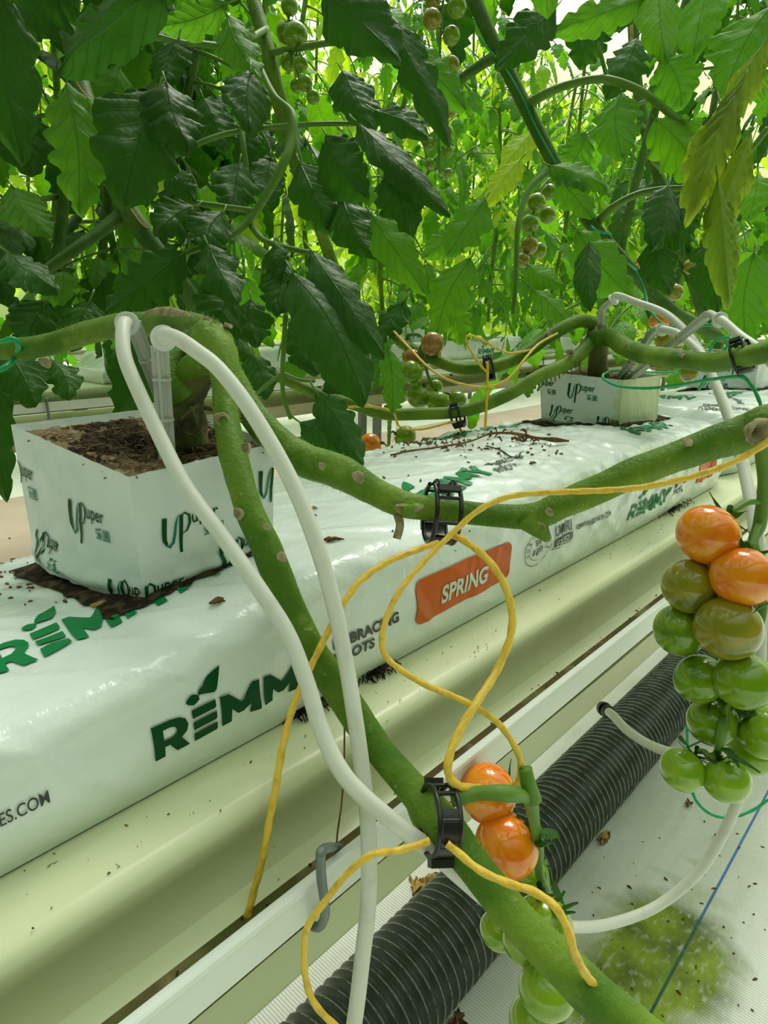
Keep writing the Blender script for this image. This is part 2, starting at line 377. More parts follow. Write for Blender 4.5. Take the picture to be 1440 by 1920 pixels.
# plug with pale tube on the pipe, tube runs off under the tomatoes
def tubething(name, pts, r, m_, label, cat, parent=None, seg=14, k=10):
    b = MB(); b.tube(spline(pts, k), r, seg)
    o = b.build(name, m_, parent, loc=(None if parent else pts[0]))
    if label: tag(o, label, cat)
    return o
root = empty('pipe_plug', P(1137, 1332, .9), 'black plug on the corrugated pipe with a short white tube leaving it', 'plug')
b = MB(); c = P(1137, 1332, .93); d = (P(1165, 1350, .88)-c).normalized()
b.tube([c-d*.012, c-d*.004, c-d*.0039, c+d*.004, c+d*.0041, c+d*.010], [.010, .010, .0075, .0075, .0095, .0085], 14); b.build('plug', M['black'], root, auto=40)
tubething('tube', [c, P(1150, 1342, .90), P(1175, 1368, .87), P(1215, 1395, .84), P(1260, 1412, .80), P(1330, 1430, .76), P(1420, 1440, .72), P(1500, 1440, .7)], .0060, M['tubew'], None, None, root)
# ------------------------------------------------------------------ growing slabs
class Slab:
    def __init__(s, x0, x1, y0, y1, zt, zb, seed, ends=(False, True)):
        s.__dict__.update(x0=x0, x1=x1, y0=y0, y1=y1, zt=zt, zb=zb, seed=seed, ends=ends)
        s.r = .014
    def pos(s, x, a):
        # a: arc position; 0 = bottom front, grows up the front, over the top, down the back
        k = 1.0; kx = 0
        e0 = ss(0, .05, x-s.x0) if s.ends[0] else 1; e1 = ss(0, .045, s.x1-x) if s.ends[1] else 1
        k = .42+.58*min(e0, e1)
        zt = s.zb+(s.zt(x)-s.zb)*k; hgt = zt-s.zb; r = s.r; fl = hgt-r; al = r*pi/2; wl = (s.y1-s.y0)-2*r
        aa = a
        if aa < fl: y = s.y0-.004*sin(pi*min(1, aa/fl)); z = s.zb+aa; nn = (0, -1, 0)
        elif aa < fl+al:
            t = (aa-fl)/r; y = s.y0+r-r*cos(t); z = zt-r+r*sin(t); nn = (0, -cos(t), sin(t))
        elif aa < fl+al+wl: y = s.y0+r+(aa-fl-al); z = zt+.004*sin(pi*(aa-fl-al)/wl); nn = (0, 0, 1)
        elif aa < fl+2*al+wl:
            t = (aa-fl-al-wl)/r; y = s.y1-r+r*sin(t); z = zt-r+r*cos(t); nn = (0, sin(t), cos(t))
        else: y = s.y1; z = zt-r-(aa-fl-2*al-wl); nn = (0, 1, 0)
        z -= .013*ss(.10, .9, (y-s.y0)/(s.y1-s.y0))*ss(.05, .3, x-s.x0)*(1 if z > s.zb+.02 else 0)
        y = (y-(s.y0+s.y1)/2)*(1-.10*(1-min(e0, e1)))+(s.y0+s.y1)/2
        q = s.seed*7.3
        w = .0022*fbm(x*9+q, a*14, q, 3)
        # creases: ridged noise slanting across the film
        c_ = abs(fbm(x*16+a*22+q, x*4-a*6, q+5, 2)); w += .0016*max(0, 1-c_*5)*ss(0, .01, a)
        far = ss(.26, .5, x-s.x0-.13)
        c2 = abs(fbm(x*42-a*16, a*10+q, 2+q, 2)); w += .0015*max(0, 1-c2*4)*far
        c2 = abs(fbm(x*24-a*9, a*26+q, 7+q, 2)); w += .0020*max(0, 1-c2*4)*ss(.5, .8, x-s.x0)
        edge = ss(0, .012, a)
        return Vector((x, y+nn[1]*w*edge, max(z+nn[2]*w*edge, s.zb+.0005)))
    def total(s, x): 
        hgt = (s.zt(x)-s.zb); return 2*(hgt-s.r)+s.r*pi+(s.y1-s.y0)-2*s.r
    def topa(s, x, y):                     # arc position for a top point at y
        return (s.zt(x)-s.zb-s.r)+s.r*pi/2+(y-s.y0-s.r)
    def nrm(s, x, a):
        e = .0015; return (s.pos(x+e, a)-s.pos(x-e, a)).cross(s.pos(x, a+e)-s.pos(x, a-e)).normalized()
    def build(s, label):
        nx = int((s.x1-s.x0)/.0032); na = 120; b = MB()
        b.grid(nx, na, lambda i, j: s.pos((x := s.x0+(s.x1-s.x0)*i/(nx-1)), s.total(x)*j/(na-1)))
        b.f.append([j for j in range(na)]); b.f.append([(nx-1)*na+j for j in range(na)][::-1]); b.m += [0, 0]
        root = empty('growing_slab', ((s.x0+s.x1)/2, (s.y0+s.y1)/2, s.zb), label, 'growing slab')
        b.build('film_cover', M['film'], root, auto=60)
        s.root = root; return root
zt1 = lambda x: H-.146+.020*ss(.06, .26, x)+.010*ss(.26, .42, x)-.004*ss(.6, .8, x)
S1 = Slab(-.13, .875, .228, .440, zt1, H-.1975, 1)
S1.build('white plastic growing slab in front, with orange SPRING panel, holding the nearest block')
S2 = Slab(.895, 1.9, .232, .446, lambda x: H-.128+.012*ss(.9, 1.0, x), H-.1975, 2, (True, True))
S2.build('white growing slab at the right edge, behind the block with the torn wrap')
S3 = Slab(1.92, 2.9, .232, .446, lambda x: H-.12, H-.1975, 3, (True, True))
# ------------------------------------------------------------------ printing
def poly_mesh(polys, maxlen=.004):
    """polys: list of (outline, holes) in 2d -> triangulated, subdivided bmesh"""
    cu = bpy.data.curves.new('t', 'CURVE'); cu.dimensions = '2D'; cu.fill_mode = 'BOTH'
    for ring in polys:
        sp_ = cu.splines.new('POLY'); sp_.points.add(len(ring)-1)
        for i, p in enumerate(ring): sp_.points[i].co = (p[0], p[1], 0, 1)
        sp_.use_cyclic_u = True
    o = bpy.data.objects.new('t', cu); me = o.to_mesh(); bm = bmesh.new(); bm.from_mesh(me); o.to_mesh_clear()
    bpy.data.objects.remove(o); bpy.data.curves.remove(cu); return bm
def text_bm(txt, size=1, off=0, shear=0, sx=1, align='LEFT', spacing=1):
    cu = bpy.data.curves.new('t', 'FONT'); cu.body = txt; cu.size = size; cu.offset = off; cu.shear = shear; cu.align_x = align
    cu.space_character = spacing; cu.fill_mode = 'BOTH'; cu.resolution_u = 5
    o = bpy.data.objects.new('t', cu); me = o.to_mesh(); bm = bmesh.new(); bm.from_mesh(me); o.to_mesh_clear()
    bpy.data.objects.remove(o); bpy.data.curves.remove(cu)
    for v in bm.verts: v.co.x *= sx
    return bm
def bboxw(bm):
    xs = [v.co.x for v in bm.verts]; return min(xs), max(xs)
def put(bm, fmap, name, m_, parent, seg=None):
    """map the flat print onto a surface: fmap(x,y)->(point)"""
    seg = seg or getattr(fmap, 'seg', .0035)
    bmesh.ops.triangulate(bm, faces=bm.faces[:])
    for _ in range(6):
        e = [e for e in bm.edges if e.calc_length() > seg]
        if not e: break
        bmesh.ops.subdivide_edges(bm, edges=e, cuts=1); bmesh.ops.triangulate(bm, faces=bm.faces[:])
    for v in bm.verts: v.co = fmap(v.co.x, v.co.y)
    me = bpy.data.meshes.new(name); 
    o0 = sum((v.co for v in bm.verts), Vector())/max(1, len(bm.verts))
    for v in bm.verts: v.co -= o0
    bm.to_mesh(me); bm.free(); me.materials.append(m_)
    o = bpy.data.objects.new(name, me); COL.objects.link(o)
    o.parent = parent; o.location = o0-WL(parent); return o
def logo():
    """R E(bars with sprout) M M Y, height 1"""
    R_ = [(0, 0), (.20, 0), (.20, .30), (.30, .30), (.44, 0), (.70, 0), (.54, .36), (.66, .48), (.70, .66), (.66, .84), (.54, .96), (.36, 1), (0, 1)]
    Rh = [(.20, .50), (.36, .50), (.45, .56), (.47, .66), (.43, .76), (.34, .80), (.20, .80)]
    rings = [R_, Rh]
    for y in (0, .36, .72): rings.append([(.80, y), (1.28, y), (1.32, y+.03), (1.32, y+.25), (.80, y+.25)])
    lf = [(1.04+.20*t+.30*t*t+.17*sin(pi*t)*-1, 1.04+.85*t+.05*sin(pi*t)) for t in [i/8 for i in range(9)]]
    lf += [(1.04+.20*t+.30*t*t+.17*sin(pi*t), 1.04+.85*t-.12*sin(pi*t)) for t in [i/8 for i in range(7, 0, -1)]]
    rings.append(lf)
    rings.append([(.87+.13*cos(a)+.02*cos(3*a), 1.24+.15*sin(a)) for a in [2*pi*i/14 for i in range(14)]])
    def Mx(x): return [(x, 0), (x+.22, 0), (x+.24, .42), (x+.38, .18), (x+.52, .18), (x+.66, .42), (x+.66, 0), (x+.90, 0), (x+.90, 1), (x+.74, 1), (x+.45, .58), (x+.16, 1), (x, 1)]
    rings += [Mx(1.42), Mx(2.42)]
    x = 3.36; rings.append([(x+.26, 0), (x+.48, 0), (x+.48, .36), (x+.78, 1), (x+.52, 1), (x+.37, .62), (x+.22, 1), (x-.04, 1), (x+.26, .36)])
    return rings
def logo_bm():
    return poly_mesh(logo())
def regd():
    o = [(4.25+.09*cos(a), .13+.09*sin(a)) for a in [2*pi*i/18 for i in range(18)]]
    i_ = [(4.25+.065*cos(a), .13+.065*sin(a)) for a in [2*pi*i/18 for i in range(18)]]
    r = [(4.22, .09), (4.24, .09), (4.24, .12), (4.26, .12), (4.27, .09), (4.29, .09), (4.275, .13), (4.275, .17), (4.22, .17)]
    return poly_mesh([o, i_, r])
def front(S, x, h, sx, sy, off=.0008, skew=0):
    def f(u, v):
        X = x+u*sx+v*skew; A = h+v*sy; return S.pos(X, A)-S.nrm(X, A)*off if S.nrm(X, A).y > 0 else S.pos(X, A)+S.nrm(X, A)*off
    f.seg = .0026/max(abs(sx), abs(sy)); return f
def top(S, x, y, sx, sy, off=.0008, skew=0, rot=0):
    def f(u, v):
        uu, vv = u*sx, v*sy; uu, vv = uu*cos(rot)-vv*sin(rot), uu*sin(rot)+vv*cos(rot)
        X = x+uu+v*skew; Y = y+vv; A = S.topa(X, Y); n_ = S.nrm(X, A)
        if n_.z < 0: n_ = -n_
        return S.pos(X, A)+n_*off
    f.seg = .0026/max(abs(sx), abs(sy)); return f
def slab_print(S, dx):
    r = S.root
    fr = lambda *a, **k: front(S, *a, **k)
    put(logo_bm(), fr(.110+dx, .0180, .0232, .0150), 'green_logo', M['dark_ink'], r)
    put(regd(), fr(.110+dx, .0180, .0232, .0150), 'registered_mark', M['dark_ink'], r)
    for t_, a0 in (('EMBRACING', .0300), ('ROOTS', .0215)):
        put(text_bm(t_, 1, .035), fr(.210+dx, a0, .0088, .0080), 'tagline_text', M['black_ink'], r)
    ring = []
    for cx_, cy_, a_ in ((.1, .003, 180), (.1, .0, 0),): pass
    def rr(w, h, q):
        pts = []
        for cx_, cy_, st in ((q, q, 180), (w-q, q, 270), (w-q, h-q, 0), (q, h-q, 90)):
            for k in range(6): a = radians(st+k*18); pts.append((cx_+q*cos(a), cy_+q*sin(a)))
        return pts
    put(poly_mesh([rr(.103, .0275, .006)]), fr(.274+dx, .0205, 1, 1), 'orange_panel', M['orange_ink'], r)
    put(text_bm('SPRING', 1, .03), fr(.298+dx, .0275, .0150, .0150, off=.0013, skew=.002), 'panel_text', M['white_ink'], r)
    # round seal
    def circ(x, y, R, n=36): return [(x+R*cos(2*pi*i/n), y+R*sin(2*pi*i/n)) for i in range(n)]
    for a, c in ((.0155, .0150), (.0105, .0101)):
        put(poly_mesh([circ(0, 0, a), circ(0, 0, c)]), fr(.412+dx, .0345, 1.15, .93), 'seal_ring', M['black_ink'], r)
    put(text_bm('SA', .0085, .0002, align='CENTER'), fr(.412+dx, .0362, 1, .8), 'seal_text', M['black_ink'], r)
    put(text_bm('1000', .0085, .0002, align='CENTER'), fr(.412+dx, .0295, 1, .8), 'seal_text', M['black_ink'], r)
    for k, ch in enumerate('SUBSTRATES'):
        a = radians(200-k*24); bm = text_bm(ch, .0042, .00005, align='CENTER')
        for v in bm.verts: x_, y_ = v.co.x, v.co.y; v.co.x = x_*sin(a)+ (y_+.0112)*cos(a); v.co.y = -x_*cos(a)+(y_+.0112)*sin(a)
        put(bm, fr(.412+dx, .0345, 1.15, .93), 'seal_text', M['black_ink'], r)
    put(text_bm('OMRI', 1, .02), fr(.436+dx, .0360, .0115, .0125), 'certificate_text', M['black_ink'], r)
    put(poly_mesh([rr(.030, .0058, .0004)]), fr(.4365+dx, .0282, 1, 1), 'certificate_bar', M['black_ink'], r)
    put(text_bm('LISTED', 1, .03, spacing=1.25), fr(.4385+dx, .0294, .0058, .0052, off=.0013), 'certificate_text', M['white_ink'], r)
    put(poly_mesh([[(.0, 0), (.033, 0), (.033, .026), (.0, .026)], [(.0006, .0006), (.0324, .0006), (.0324, .0254), (.0006, .0254)]]), fr(.4350+dx, .0262, 1, 1), 'certificate_frame', M['black_ink'], r)
    put(text_bm('REMMYSUBSTRATES.COM', 1, .02), fr(.473+dx, .0330, .0052, .0058), 'web_address_text', M['black_ink'], r)
put_S1 = slab_print(S1, 0)
S = S1; r = S1.root
# second repeat of the print on the same slab
for dx in (.463,):
    put(logo_bm(), front(S, .11+dx, .018, .0232, .0150), 'green_logo', M['green_ink'], r)
    for t_, a0 in (('EMBRACING', .0300), ('ROOTS', .0215)):
        put(text_bm(t_, 1, .035), front(S, .215+dx, a0, .0088, .0080), 'tagline_text', M['black_ink'], r)
    put(poly_mesh([[(0, 0), (.055, 0), (.055, .027), (0, .027)]]), front(S, .274+dx+.015, .0205, 1, 1), 'orange_panel', M['orange_ink'], r)
put(text_bm('REMMYSUBSTRATES.COM', 1, .01, align='RIGHT'), front(S, .0690, .0235, .0050, .0066), 'web_address_text', M['black_ink'], r)
# print on top
put(logo_bm(), top(S, .072, .2745, .0232, .024, skew=.003), 'green_logo', M['green_ink'], r)
put(regd(), top(S, .080, .2745, .0232, .024), 'registered_mark', M['green_ink'], r)
for t_, yy in (('EMBRACING', .293), ('ROOTS', .279)):
    put(text_bm(t_, 1, .035), top(S, .182, yy, .0078, .0095), 'tagline_text', M['black_ink'], r)
put(logo_bm(), top(S, .3115, .250, .0250, .026, skew=.006, rot=.12), 'green_logo', M['green_ink'], r)
put(regd(), top(S, .3115, .250, .0250, .026, skew=.006, rot=.12), 'registered_mark', M['green_ink'], r)
for t_, yy in (('EMBRACING', .275), ('ROOTS', .260)):
    put(text_bm(t_, 1, .035), top(S, .423 if t_[0] == 'E' else .414, yy, .0090, .0115, skew=.004), 'tagline_text', M['black_ink'], r)
put(logo_bm(), top(S, .655, .253, .0240, .024, skew=.006), 'green_logo', M['green_ink'], r)
for xx in (.50, .60):
    put(logo_bm(), top(S, xx+.09, .418, -.0220, -.013, skew=-.002), 'green_logo', M['green_ink'], r)
# slab 2 end print (runs across the slab)
r2 = S2.root
put(logo_bm(), top(S2, .955, .395, .022, .022, rot=radians(-75)), 'green_logo', M['green_ink'], r2)
for t_, xx in (('EMBRACING', .955), ('ROOTS', .94)):
    put(text_bm(t_, 1, .035), top(S2, xx, .29, .0105, .0115, rot=radians(-75)), 'tagline_text', M['black_ink'], r2)
put(logo_bm(), top(S2, 1.06, .285, .022, .022), 'green_logo', M['green_ink'], r2)
put(text_bm('EMBRACING', 1, .035), top(S2, 1.0, .25, .0105, .0115, rot=.6), 'tagline_text', M['black_ink'], r2)
# ------------------------------------------------------------------ root blocks
class Block:
    def __init__(s, top4, bot4, seed):     # near, left(back-left end), back, right  (x,y,z)
        s.t = [Vector(v) for v in top4]; s.b = [Vector(v) for v in bot4]; s.seed = seed
    def side(s, k, u, v):                  # side k from corner k to k+1; u along, v 0 bottom..1 top
        k2 = (k+1) % 4
        a = s.b[k].lerp(s.t[k], v); c = s.b[k2].lerp(s.t[k2], v); p = a.lerp(c, u)
        cen = sum(s.t, Vector())/4; n_ = Vector((p.x-cen.x, p.y-cen.y, 0)).normalized()
        bul = .003*sin(pi*u)*sin(pi*min(1, v*1.1))
        w = .0010*fbm(u*5+k*3, v*4, s.seed, 3)
        cz = abs(fbm(u*4+v*7+k*9, v*16, s.seed+3, 2)); w += .0016*max(0, 1-cz*4)*(1-ss(.15, .45, v))
        w += .0025*exp(-((v-.10)/.05)**2)*(1 if k in (0, 3) else 0)
        if k == 0: bul += .0065*sin(pi*u)**.8*(1-ss(0, .45, v))
        return p+n_*(bul+w*sin(pi*min(1, max(0, u*1.0)))**.3)
    def top(s, u, v):
        return s.t[0].lerp(s.t[3], u).lerp(s.t[1].lerp(s.t[2], u), v)
    def build(s, label, hole=(.5, .5), drop=.004, cream=None):
        c = sum(s.b, Vector())/4; root = empty('root_block', c, label, 'root block'); s.root = root
        b = MB(); N_ = 34
        for k in range(4):
            nu = N_; nv = 26
            b.grid(nu, nv, lambda i, j: s.side(k, i/(nu-1), j/(nv-1)+(.010*fbm(i*.6+k*30, s.seed, 0, 2) if j == nv-1 else 0)))
        # folded inner rim
        for k in range(4):
            b.grid(N_, 3, lambda i, j: s.side(k, i/(N_-1), 1)+(c+Vector((0, 0, s.t[0].z-c.z))-s.side(k, i/(N_-1), 1)).normalized()*.0012*j*.8-Vector((0, 0, .0022*j)))
        bm = b.build('plastic_wrap', [M['wrap'], M['wrapcream']], root)
        if cream:
            for f in bm.data.polygons:
                p = f.center+bm.location+root.location
                if cream(p): f.material_index = 1
        g = MB(); n = 60
        def sf(i, j):
            u, v = i/(n-1), j/(n-1); p = s.top(u, v); e_ = min(u, v, 1-u, 1-v)
            q = fbm(u*9, v*9, s.seed, 5)
            d = exp(-(((u-hole[0])/.26)**2+((v-hole[1])/.20)**2)*1.0)
            z = -drop+.0035*q*ss(0, .08, e_)-.014*d*(1+.9*fbm(u*14, v*14, 3, 4))-.003*(1-ss(.9, 1, 0))*max(0, fbm(u*22, v*22, 8, 3))
            return p+Vector((0, 0, z))-Vector((p.x-c.x, p.y-c.y, 0))*.02
        g.grid(n, n, sf)
        o = g.build('soil_surface', [M['coir'], M['soil']], root)
        for f in o.data.polygons:
            i = f.index//(n-1); j = f.index % (n-1); u, v = i/n, j/n
            d = exp(-(((u-hole[0])/.46)**2+((v-hole[1])/.40)**2)); 
            if d+.40*fbm(u*8, v*8, 9, 3) > .36: f.material_index = 1
        if hole:
            rnd = random.Random(s.seed); fb = MB()
            for _ in range(300):
                u, v = rnd.uniform(.04, .96), rnd.uniform(.04, .96); p0 = s.top(u, v)
                d_ = exp(-(((u-hole[0])/.26)**2+((v-hole[1])/.20)**2)); p0 = p0+Vector((0, 0, -drop-.008*d_+rnd.uniform(-.001, .002)))
                a = rnd.uniform(0, 6.28); l = rnd.uniform(.003, .011); q = Vector((cos(a), sin(a), rnd.uniform(-.2, .3)))*l
                fb.tube([p0, p0+q*.5+Vector((rnd.gauss(0, .001), rnd.gauss(0, .001), .0010)), p0+q], rnd.uniform(.00014, .0004), 4)
            tag(fb.build('loose_fibres', M['coir'], root), kind='stuff')
        return root
    def printing(s, items):
        """items: (side, u, v, size, dark)"""
        for k, u0, v0, sz, flip in items:
            k2 = (k+1) % 4; wl = (s.t[k2]-s.t[k]).length; hl = (s.t[k]-s.b[k]).length
            def fm(x, y):
                uu = (u0+x*sz/wl) if not flip else (u0-x*sz/wl); vv = v0+y*sz/hl
                uu_ = max(0, min(1, uu)); vv_ = max(.0, min(1, vv))
                p = s.side(k, uu_, vv_); cen = sum(s.t, Vector())/4
                a_ = s.t[k]; b_v = s.t[k2]; nn = (b_v-a_).cross(Vector((0, 0, 1))).normalized()
                if nn.dot(p-cen) < 0: nn = -nn
                # past a corner: wrap on along the neighbouring side instead of squashing
                return p+nn*.0006
            def st(ring): return ring
            def ribbon(pts, ws):
                L_, R2 = [], []
                for i, p in enumerate(pts):
                    q0 = Vector(pts[max(0, i-1)]); q1 = Vector(pts[min(len(pts)-1, i+1)]); t_ = (q1-q0).normalized(); n_ = Vector((-t_.y, t_.x))
                    L_.append((p[0]+n_.x*ws[i], p[1]+n_.y*ws[i])); R2.append((p[0]-n_.x*ws[i], p[1]-n_.y*ws[i]))
                return L_+R2[::-1]
            def clip(bm):
                dead = [f for f in bm.faces if not (0.005 < (u0+(-1 if flip else 1)*f.calc_center_median().x*sz/wl) < .995 and .02 < v0+f.calc_center_median().y*sz/hl < .99)]
                bmesh.ops.delete(bm, geom=dead, context='FACES'); return bm
            def pre(bm):
                bmesh.ops.triangulate(bm, faces=bm.faces[:])
                for _ in range(5):
                    e = [e for e in bm.edges if e.calc_length() > .25]
                    if not e: break
                    bmesh.ops.subdivide_edges(bm, edges=e, cuts=1); bmesh.ops.triangulate(bm, faces=bm.faces[:])
                return clip(bm)
            U = ribbon([(.12, 1.0), (.08, .6), (.06, .25), (.13, .07)], [.085, .085, .08, .05])
            U2 = ribbon([(.09, .06), (.22, -.02), (.36, .10), (.44, .40), (.50, .75), (.58, 1.0)], [.02, .05, .05, .045, .04, .01])
            Pp = ribbon([(.70, 1.0), (.67, .6), (.63, .2), (.60, -.28)], [.07, .065, .06, .05])
            P2 = ribbon([(.68, .93), (.82, 1.04), (.98, .92), (.98, .66), (.86, .42), (.70, .34)], [.015, .03, .045, .045, .03, .01])
            for ring, mt, nm in ((U, 'dark_ink', 'logo_letter'), (U2, 'teal_ink', 'logo_letter'), (Pp, 'dark_ink', 'logo_letter'), (P2, 'dark_ink', 'logo_letter')):
                bm = pre(poly_mesh([ring]))
                if len(bm.faces): put(bm, fm, nm, M[mt], s.root, 1)
                else: bm.free()
            bm = text_bm('uper', .62, .006, sx=.86)
            for v in bm.verts: v.co.x += 1.04; v.co.y += .62
            bm = pre(bm)
            if len(bm.faces): put(bm, fm, 'logo_small_text', M['dark_ink'], s.root, 1)
            bm = text_bm('爱圃', .40, .004)
            for v in bm.verts: v.co.x += 1.45; v.co.y += .06
            bm = pre(bm)
            if len(bm.faces): put(bm, fm, 'chinese_text', M['teal_ink'], s.root, 1)
zb1 = H-.137
B1 = Block([(.1394, .283, H-.0746), (.1310, .396, H-.0640), (.2350, .398, H-.0630), (.2220, .282, H-.0700)],
           [(.1420, .285, zb1), (.1300, .386, zb1-.004), (.2300, .392, zb1+.004), (.2220, .286, zb1+.004)], 2.0)
B1.build('nearest root block in white printed wrap, two white drip tubes staked in it', hole=(.55, .55))
B1.printing([(3, .84, .38, .0150, True), (3, .47, .02, .0150, True), (3, .14, .55, .0150, True),
             (0, .49, .40, .0150, True), (0, 1.10, .50, .0150, True), (0, .86, .05, .0150, True), (0, .22, -.10, .0150, True), (3, 1.10, -.12, .0150, True)])
zb2 = H-.126
B2 = Block([(.702, .297, H-.068), (.713, .403, H-.066), (.800, .398, H-.066), (.786, .288, H-.067)],
           [(.700, .293, zb2-.002), (.722, .400, zb2), (.800, .398, zb2), (.784, .285, zb2)], 5.0)
B2.build('root block with torn cream side, further along the first slab', hole=(.5, .5),
         cream=lambda p: (p.y < .3005+.012*fbm(p.z*60, 1, 0, 3)+.010*ss(H-.10, H-.13, p.z)*0 and p.x > .695) or p.x > .79 or p.y > .402-.008*abs(fbm(p.z*50, 2, 0, 2)))
B2.printing([(0, .62, .56, .0165, True), (0, 1.12, .56, .0165, True), (0, .83, .12, .0150, True), (0, .27, .06, .0150, True)])
B3 = Block([(1.20, .290, H-.058), (1.20, .40, H-.058), (1.30, .40, H-.058), (1.30, .29, H-.058)],
           [(1.20, .290, H-.118), (1.20, .40, H-.118), (1.30, .40, H-.118), (1.30, .29, H-.118)], 8.0)
B3.build('root block at the right edge, half hidden behind a black clip', hole=(.5, .5))
B3.printing([(0, .97, .5, .0165, True), (0, .42, .5, .0165, True), (0, .7, .08, .0165, True)])
# dark substrate showing through the cuts round the blocks
def cut(S, pts, root, seed):
    b = MB(); c = Vector((sum(p[0] for p in pts)/len(pts), sum(p[1] for p in pts)/len(pts)))
    n = 72; rg = 9
    def f(i, j):
        t = i/n*len(pts); k = int(t) % len(pts); u = t-int(t); p = Vector(pts[k]).lerp(Vector(pts[(k+1) % len(pts)]), u)
        p = c+(p-c)*(.3+.7*j/(rg-1))*(1+.07*fbm(i*.55, seed, 0, 4)*(j/(rg-1))); A = S.topa(p.x, p.y)
        return S.pos(p.x, A)+Vector((0, 0, .0013+.0020*abs(fbm(p.x*250, p.y*250, seed, 3))*(1 if j < rg-1 else 0)))
    b.grid(n, rg, f, cu=True); return b.build('planting_cut', M['soil'], root)
cut(S1, [(.123, .2785), (.1205, .405), (.237, .405), (.214, .2795)], S1.root, 1)
cut(S1, [(.690, .284), (.700, .416), (.82, .415), (.812, .277)], S1.root, 2)
cut(S2, [(1.19, .28), (1.19, .41), (1.31, .41), (1.31, .28)], S2.root, 3)

# ------------------------------------------------------------------ stems, clips, tubes, string
def stem(name, pts, radii, parent=None, seed=0, m_=None, seg=20, k=10, bump=.10, hairs=0, hl=.0035):
    sp_ = spline(pts, k); n = len(sp_)
    b = MB(); b.tube(sp_, lambda t: lerpl(radii, t), seg, prof=lambda t, a: 1+bump*fbm(t*n*.10+seed, cos(a)*.8, sin(a)*.8, 3)+.05*sin(3*a+t*5))
    o = b.build(name, m_ or M['stem'], parent, loc=None if parent else pts[0])
    if hairs:
        rnd = random.Random(seed); fr_ = frames(sp_); hb = MB()
        for _ in range(hairs):
            i = rnd.randrange(n-1); a = rnd.uniform(0, 2*pi); d = fr_[i][0]*cos(a)+fr_[i][1]*sin(a)
            p = sp_[i].lerp(sp_[i+1], rnd.random())+d*lerpl(radii, i/(n-1))*.96; L_ = hl*rnd.uniform(.4, 1)
            s_ = fr_[i][2]*.00007; s2 = d.cross(fr_[i][2])*.00007; tip = p+(d+fr_[i][2]*rnd.uniform(-.3, .3))*L_
            hb.add([p-s_, p+s_, p+s2, tip], [[0, 1, 3], [1, 2, 3], [2, 0, 3]])
        tag(hb.build('fine_hairs', M['hair'], o), kind='stuff')
    return o
def scar(p, n_, r, parent, hole=False):
    r *= .8; b = MB(); n_ = n_.normalized(); u = n_.orthogonal().normalized(); w = n_.cross(u); q = random.Random(int(p.x*1e4))
    prof = [(1.0, -.35), (1.02, .12), (.85, .30), (.55, .20 if not hole else -.1), (.12, .24 if not hole else -.7)]
    ph = q.uniform(0, 6)
    b.grid(16, len(prof), lambda i, j: p+(u*cos(2*pi*i/16)*(1+.15*sin(3*2*pi*i/16+ph))+w*sin(2*pi*i/16)*.8)*r*prof[j][0]+n_*r*prof[j][1]*(1+.3*sin(i*2.1+ph)), cu=True)
    b.f.append([i*len(prof)+len(prof)-1 for i in range(16)]); b.m.append(0)
    return b.build('leaf_scar', M['scar'], parent)
TC = -VD                                    # towards the camera side
plant1 = empty('tomato_plant', P(355, 812, .366), 'old tomato plant rooted in the nearest block, bare stems bent down across the slabs', 'tomato plant')
stA = stem('stem', [P(-60, 665, .53), P(0, 657, .51), P(85, 648, .49), (P(170, 622, .47)), P(235, 611, .44), P(300, 606, .40), P(345, 605, .38), P(395, 625, .36)],
     [.0072, .0074, .0080, .0078, .0084, .0066, .0062, .0085], plant1, 1, hairs=900)
trunk = stem('trunk', [P(352, 835, .372), P(350, 795, .366), P(350, 745, .362), P(368, 705, .357), P(392, 665, .352), P(400, 640, .35)], [.0125, .0115, .0100, .0095, .0095, .0100], plant1, 2, M['stemwood'], bump=.3)
stem('side_shoot', [P(345, 745, .355), P(318, 712, .35), P(318, 680, .352), P(345, 650, .36), P(375, 630, .36)], [.0085, .0062, .0052, .0055, .006], plant1, 3, hairs=300)
stem('side_shoot', [P(310, 785, .37), P(322, 735, .365), P(360, 690, .35), P(410, 660, .345)], [.0050, .0060, .0070, .0075], plant1, 4, hairs=200)
stB = stem('stem', [P(385, 632, .35), P(412, 660, .340), P(422, 720, .333), P(424, 780, .325), P(440, 860, .312), P(468, 955, .302), P(505, 1040, .298), P(545, 1135, .300), P(582, 1215, .302), P(635, 1295, .303),
     P(700, 1390, .298), P(765, 1470, .288), P(830, 1545, .276), P(885, 1620, .268), P(960, 1715, .260), P(1060, 1815, .252), P(1180, 1925, .245), P(1300, 2020, .24)],
     [.0090, .0088, .0066, .0064, .0064, .0062, .0068, .0066, .0073, .0070, .0067, .0066, .0076, .0073, .0073, .0083, .0085, .008], plant1, 5, hairs=3200, hl=.0022)
stC = stem('stem', [P(395, 650, .362), P(432, 710, .362), P(470, 770, .358), P(515, 820, .352), P(570, 862, .345), P(640, 888, .340), P(700, 922, .338), P(760, 948, .338), P(840, 958, .336), P(920, 966, .332), P(1000, 968, .326),
     P(1060, 945, .320), P(1150, 905, .312), P(1240, 868, .305), P(1330, 834, .298), P(1400, 812, .292), P(1450, 795, .285), P(1540, 770, .285), P(1700, 715, .30), P(1950, 640, .34), P(2300, 560, .42)],
     [.0085, .0078, .0078, .0078, .0085, .0090, .0070, .0068, .0058, .0056, .0066, .0068, .0068, .0070, .0074, .0086, .0095, .009, .0085, .008, .008], plant1, 6, hairs=3000, hl=.0025)
knob = MB(); c = P(398, 640, .347)
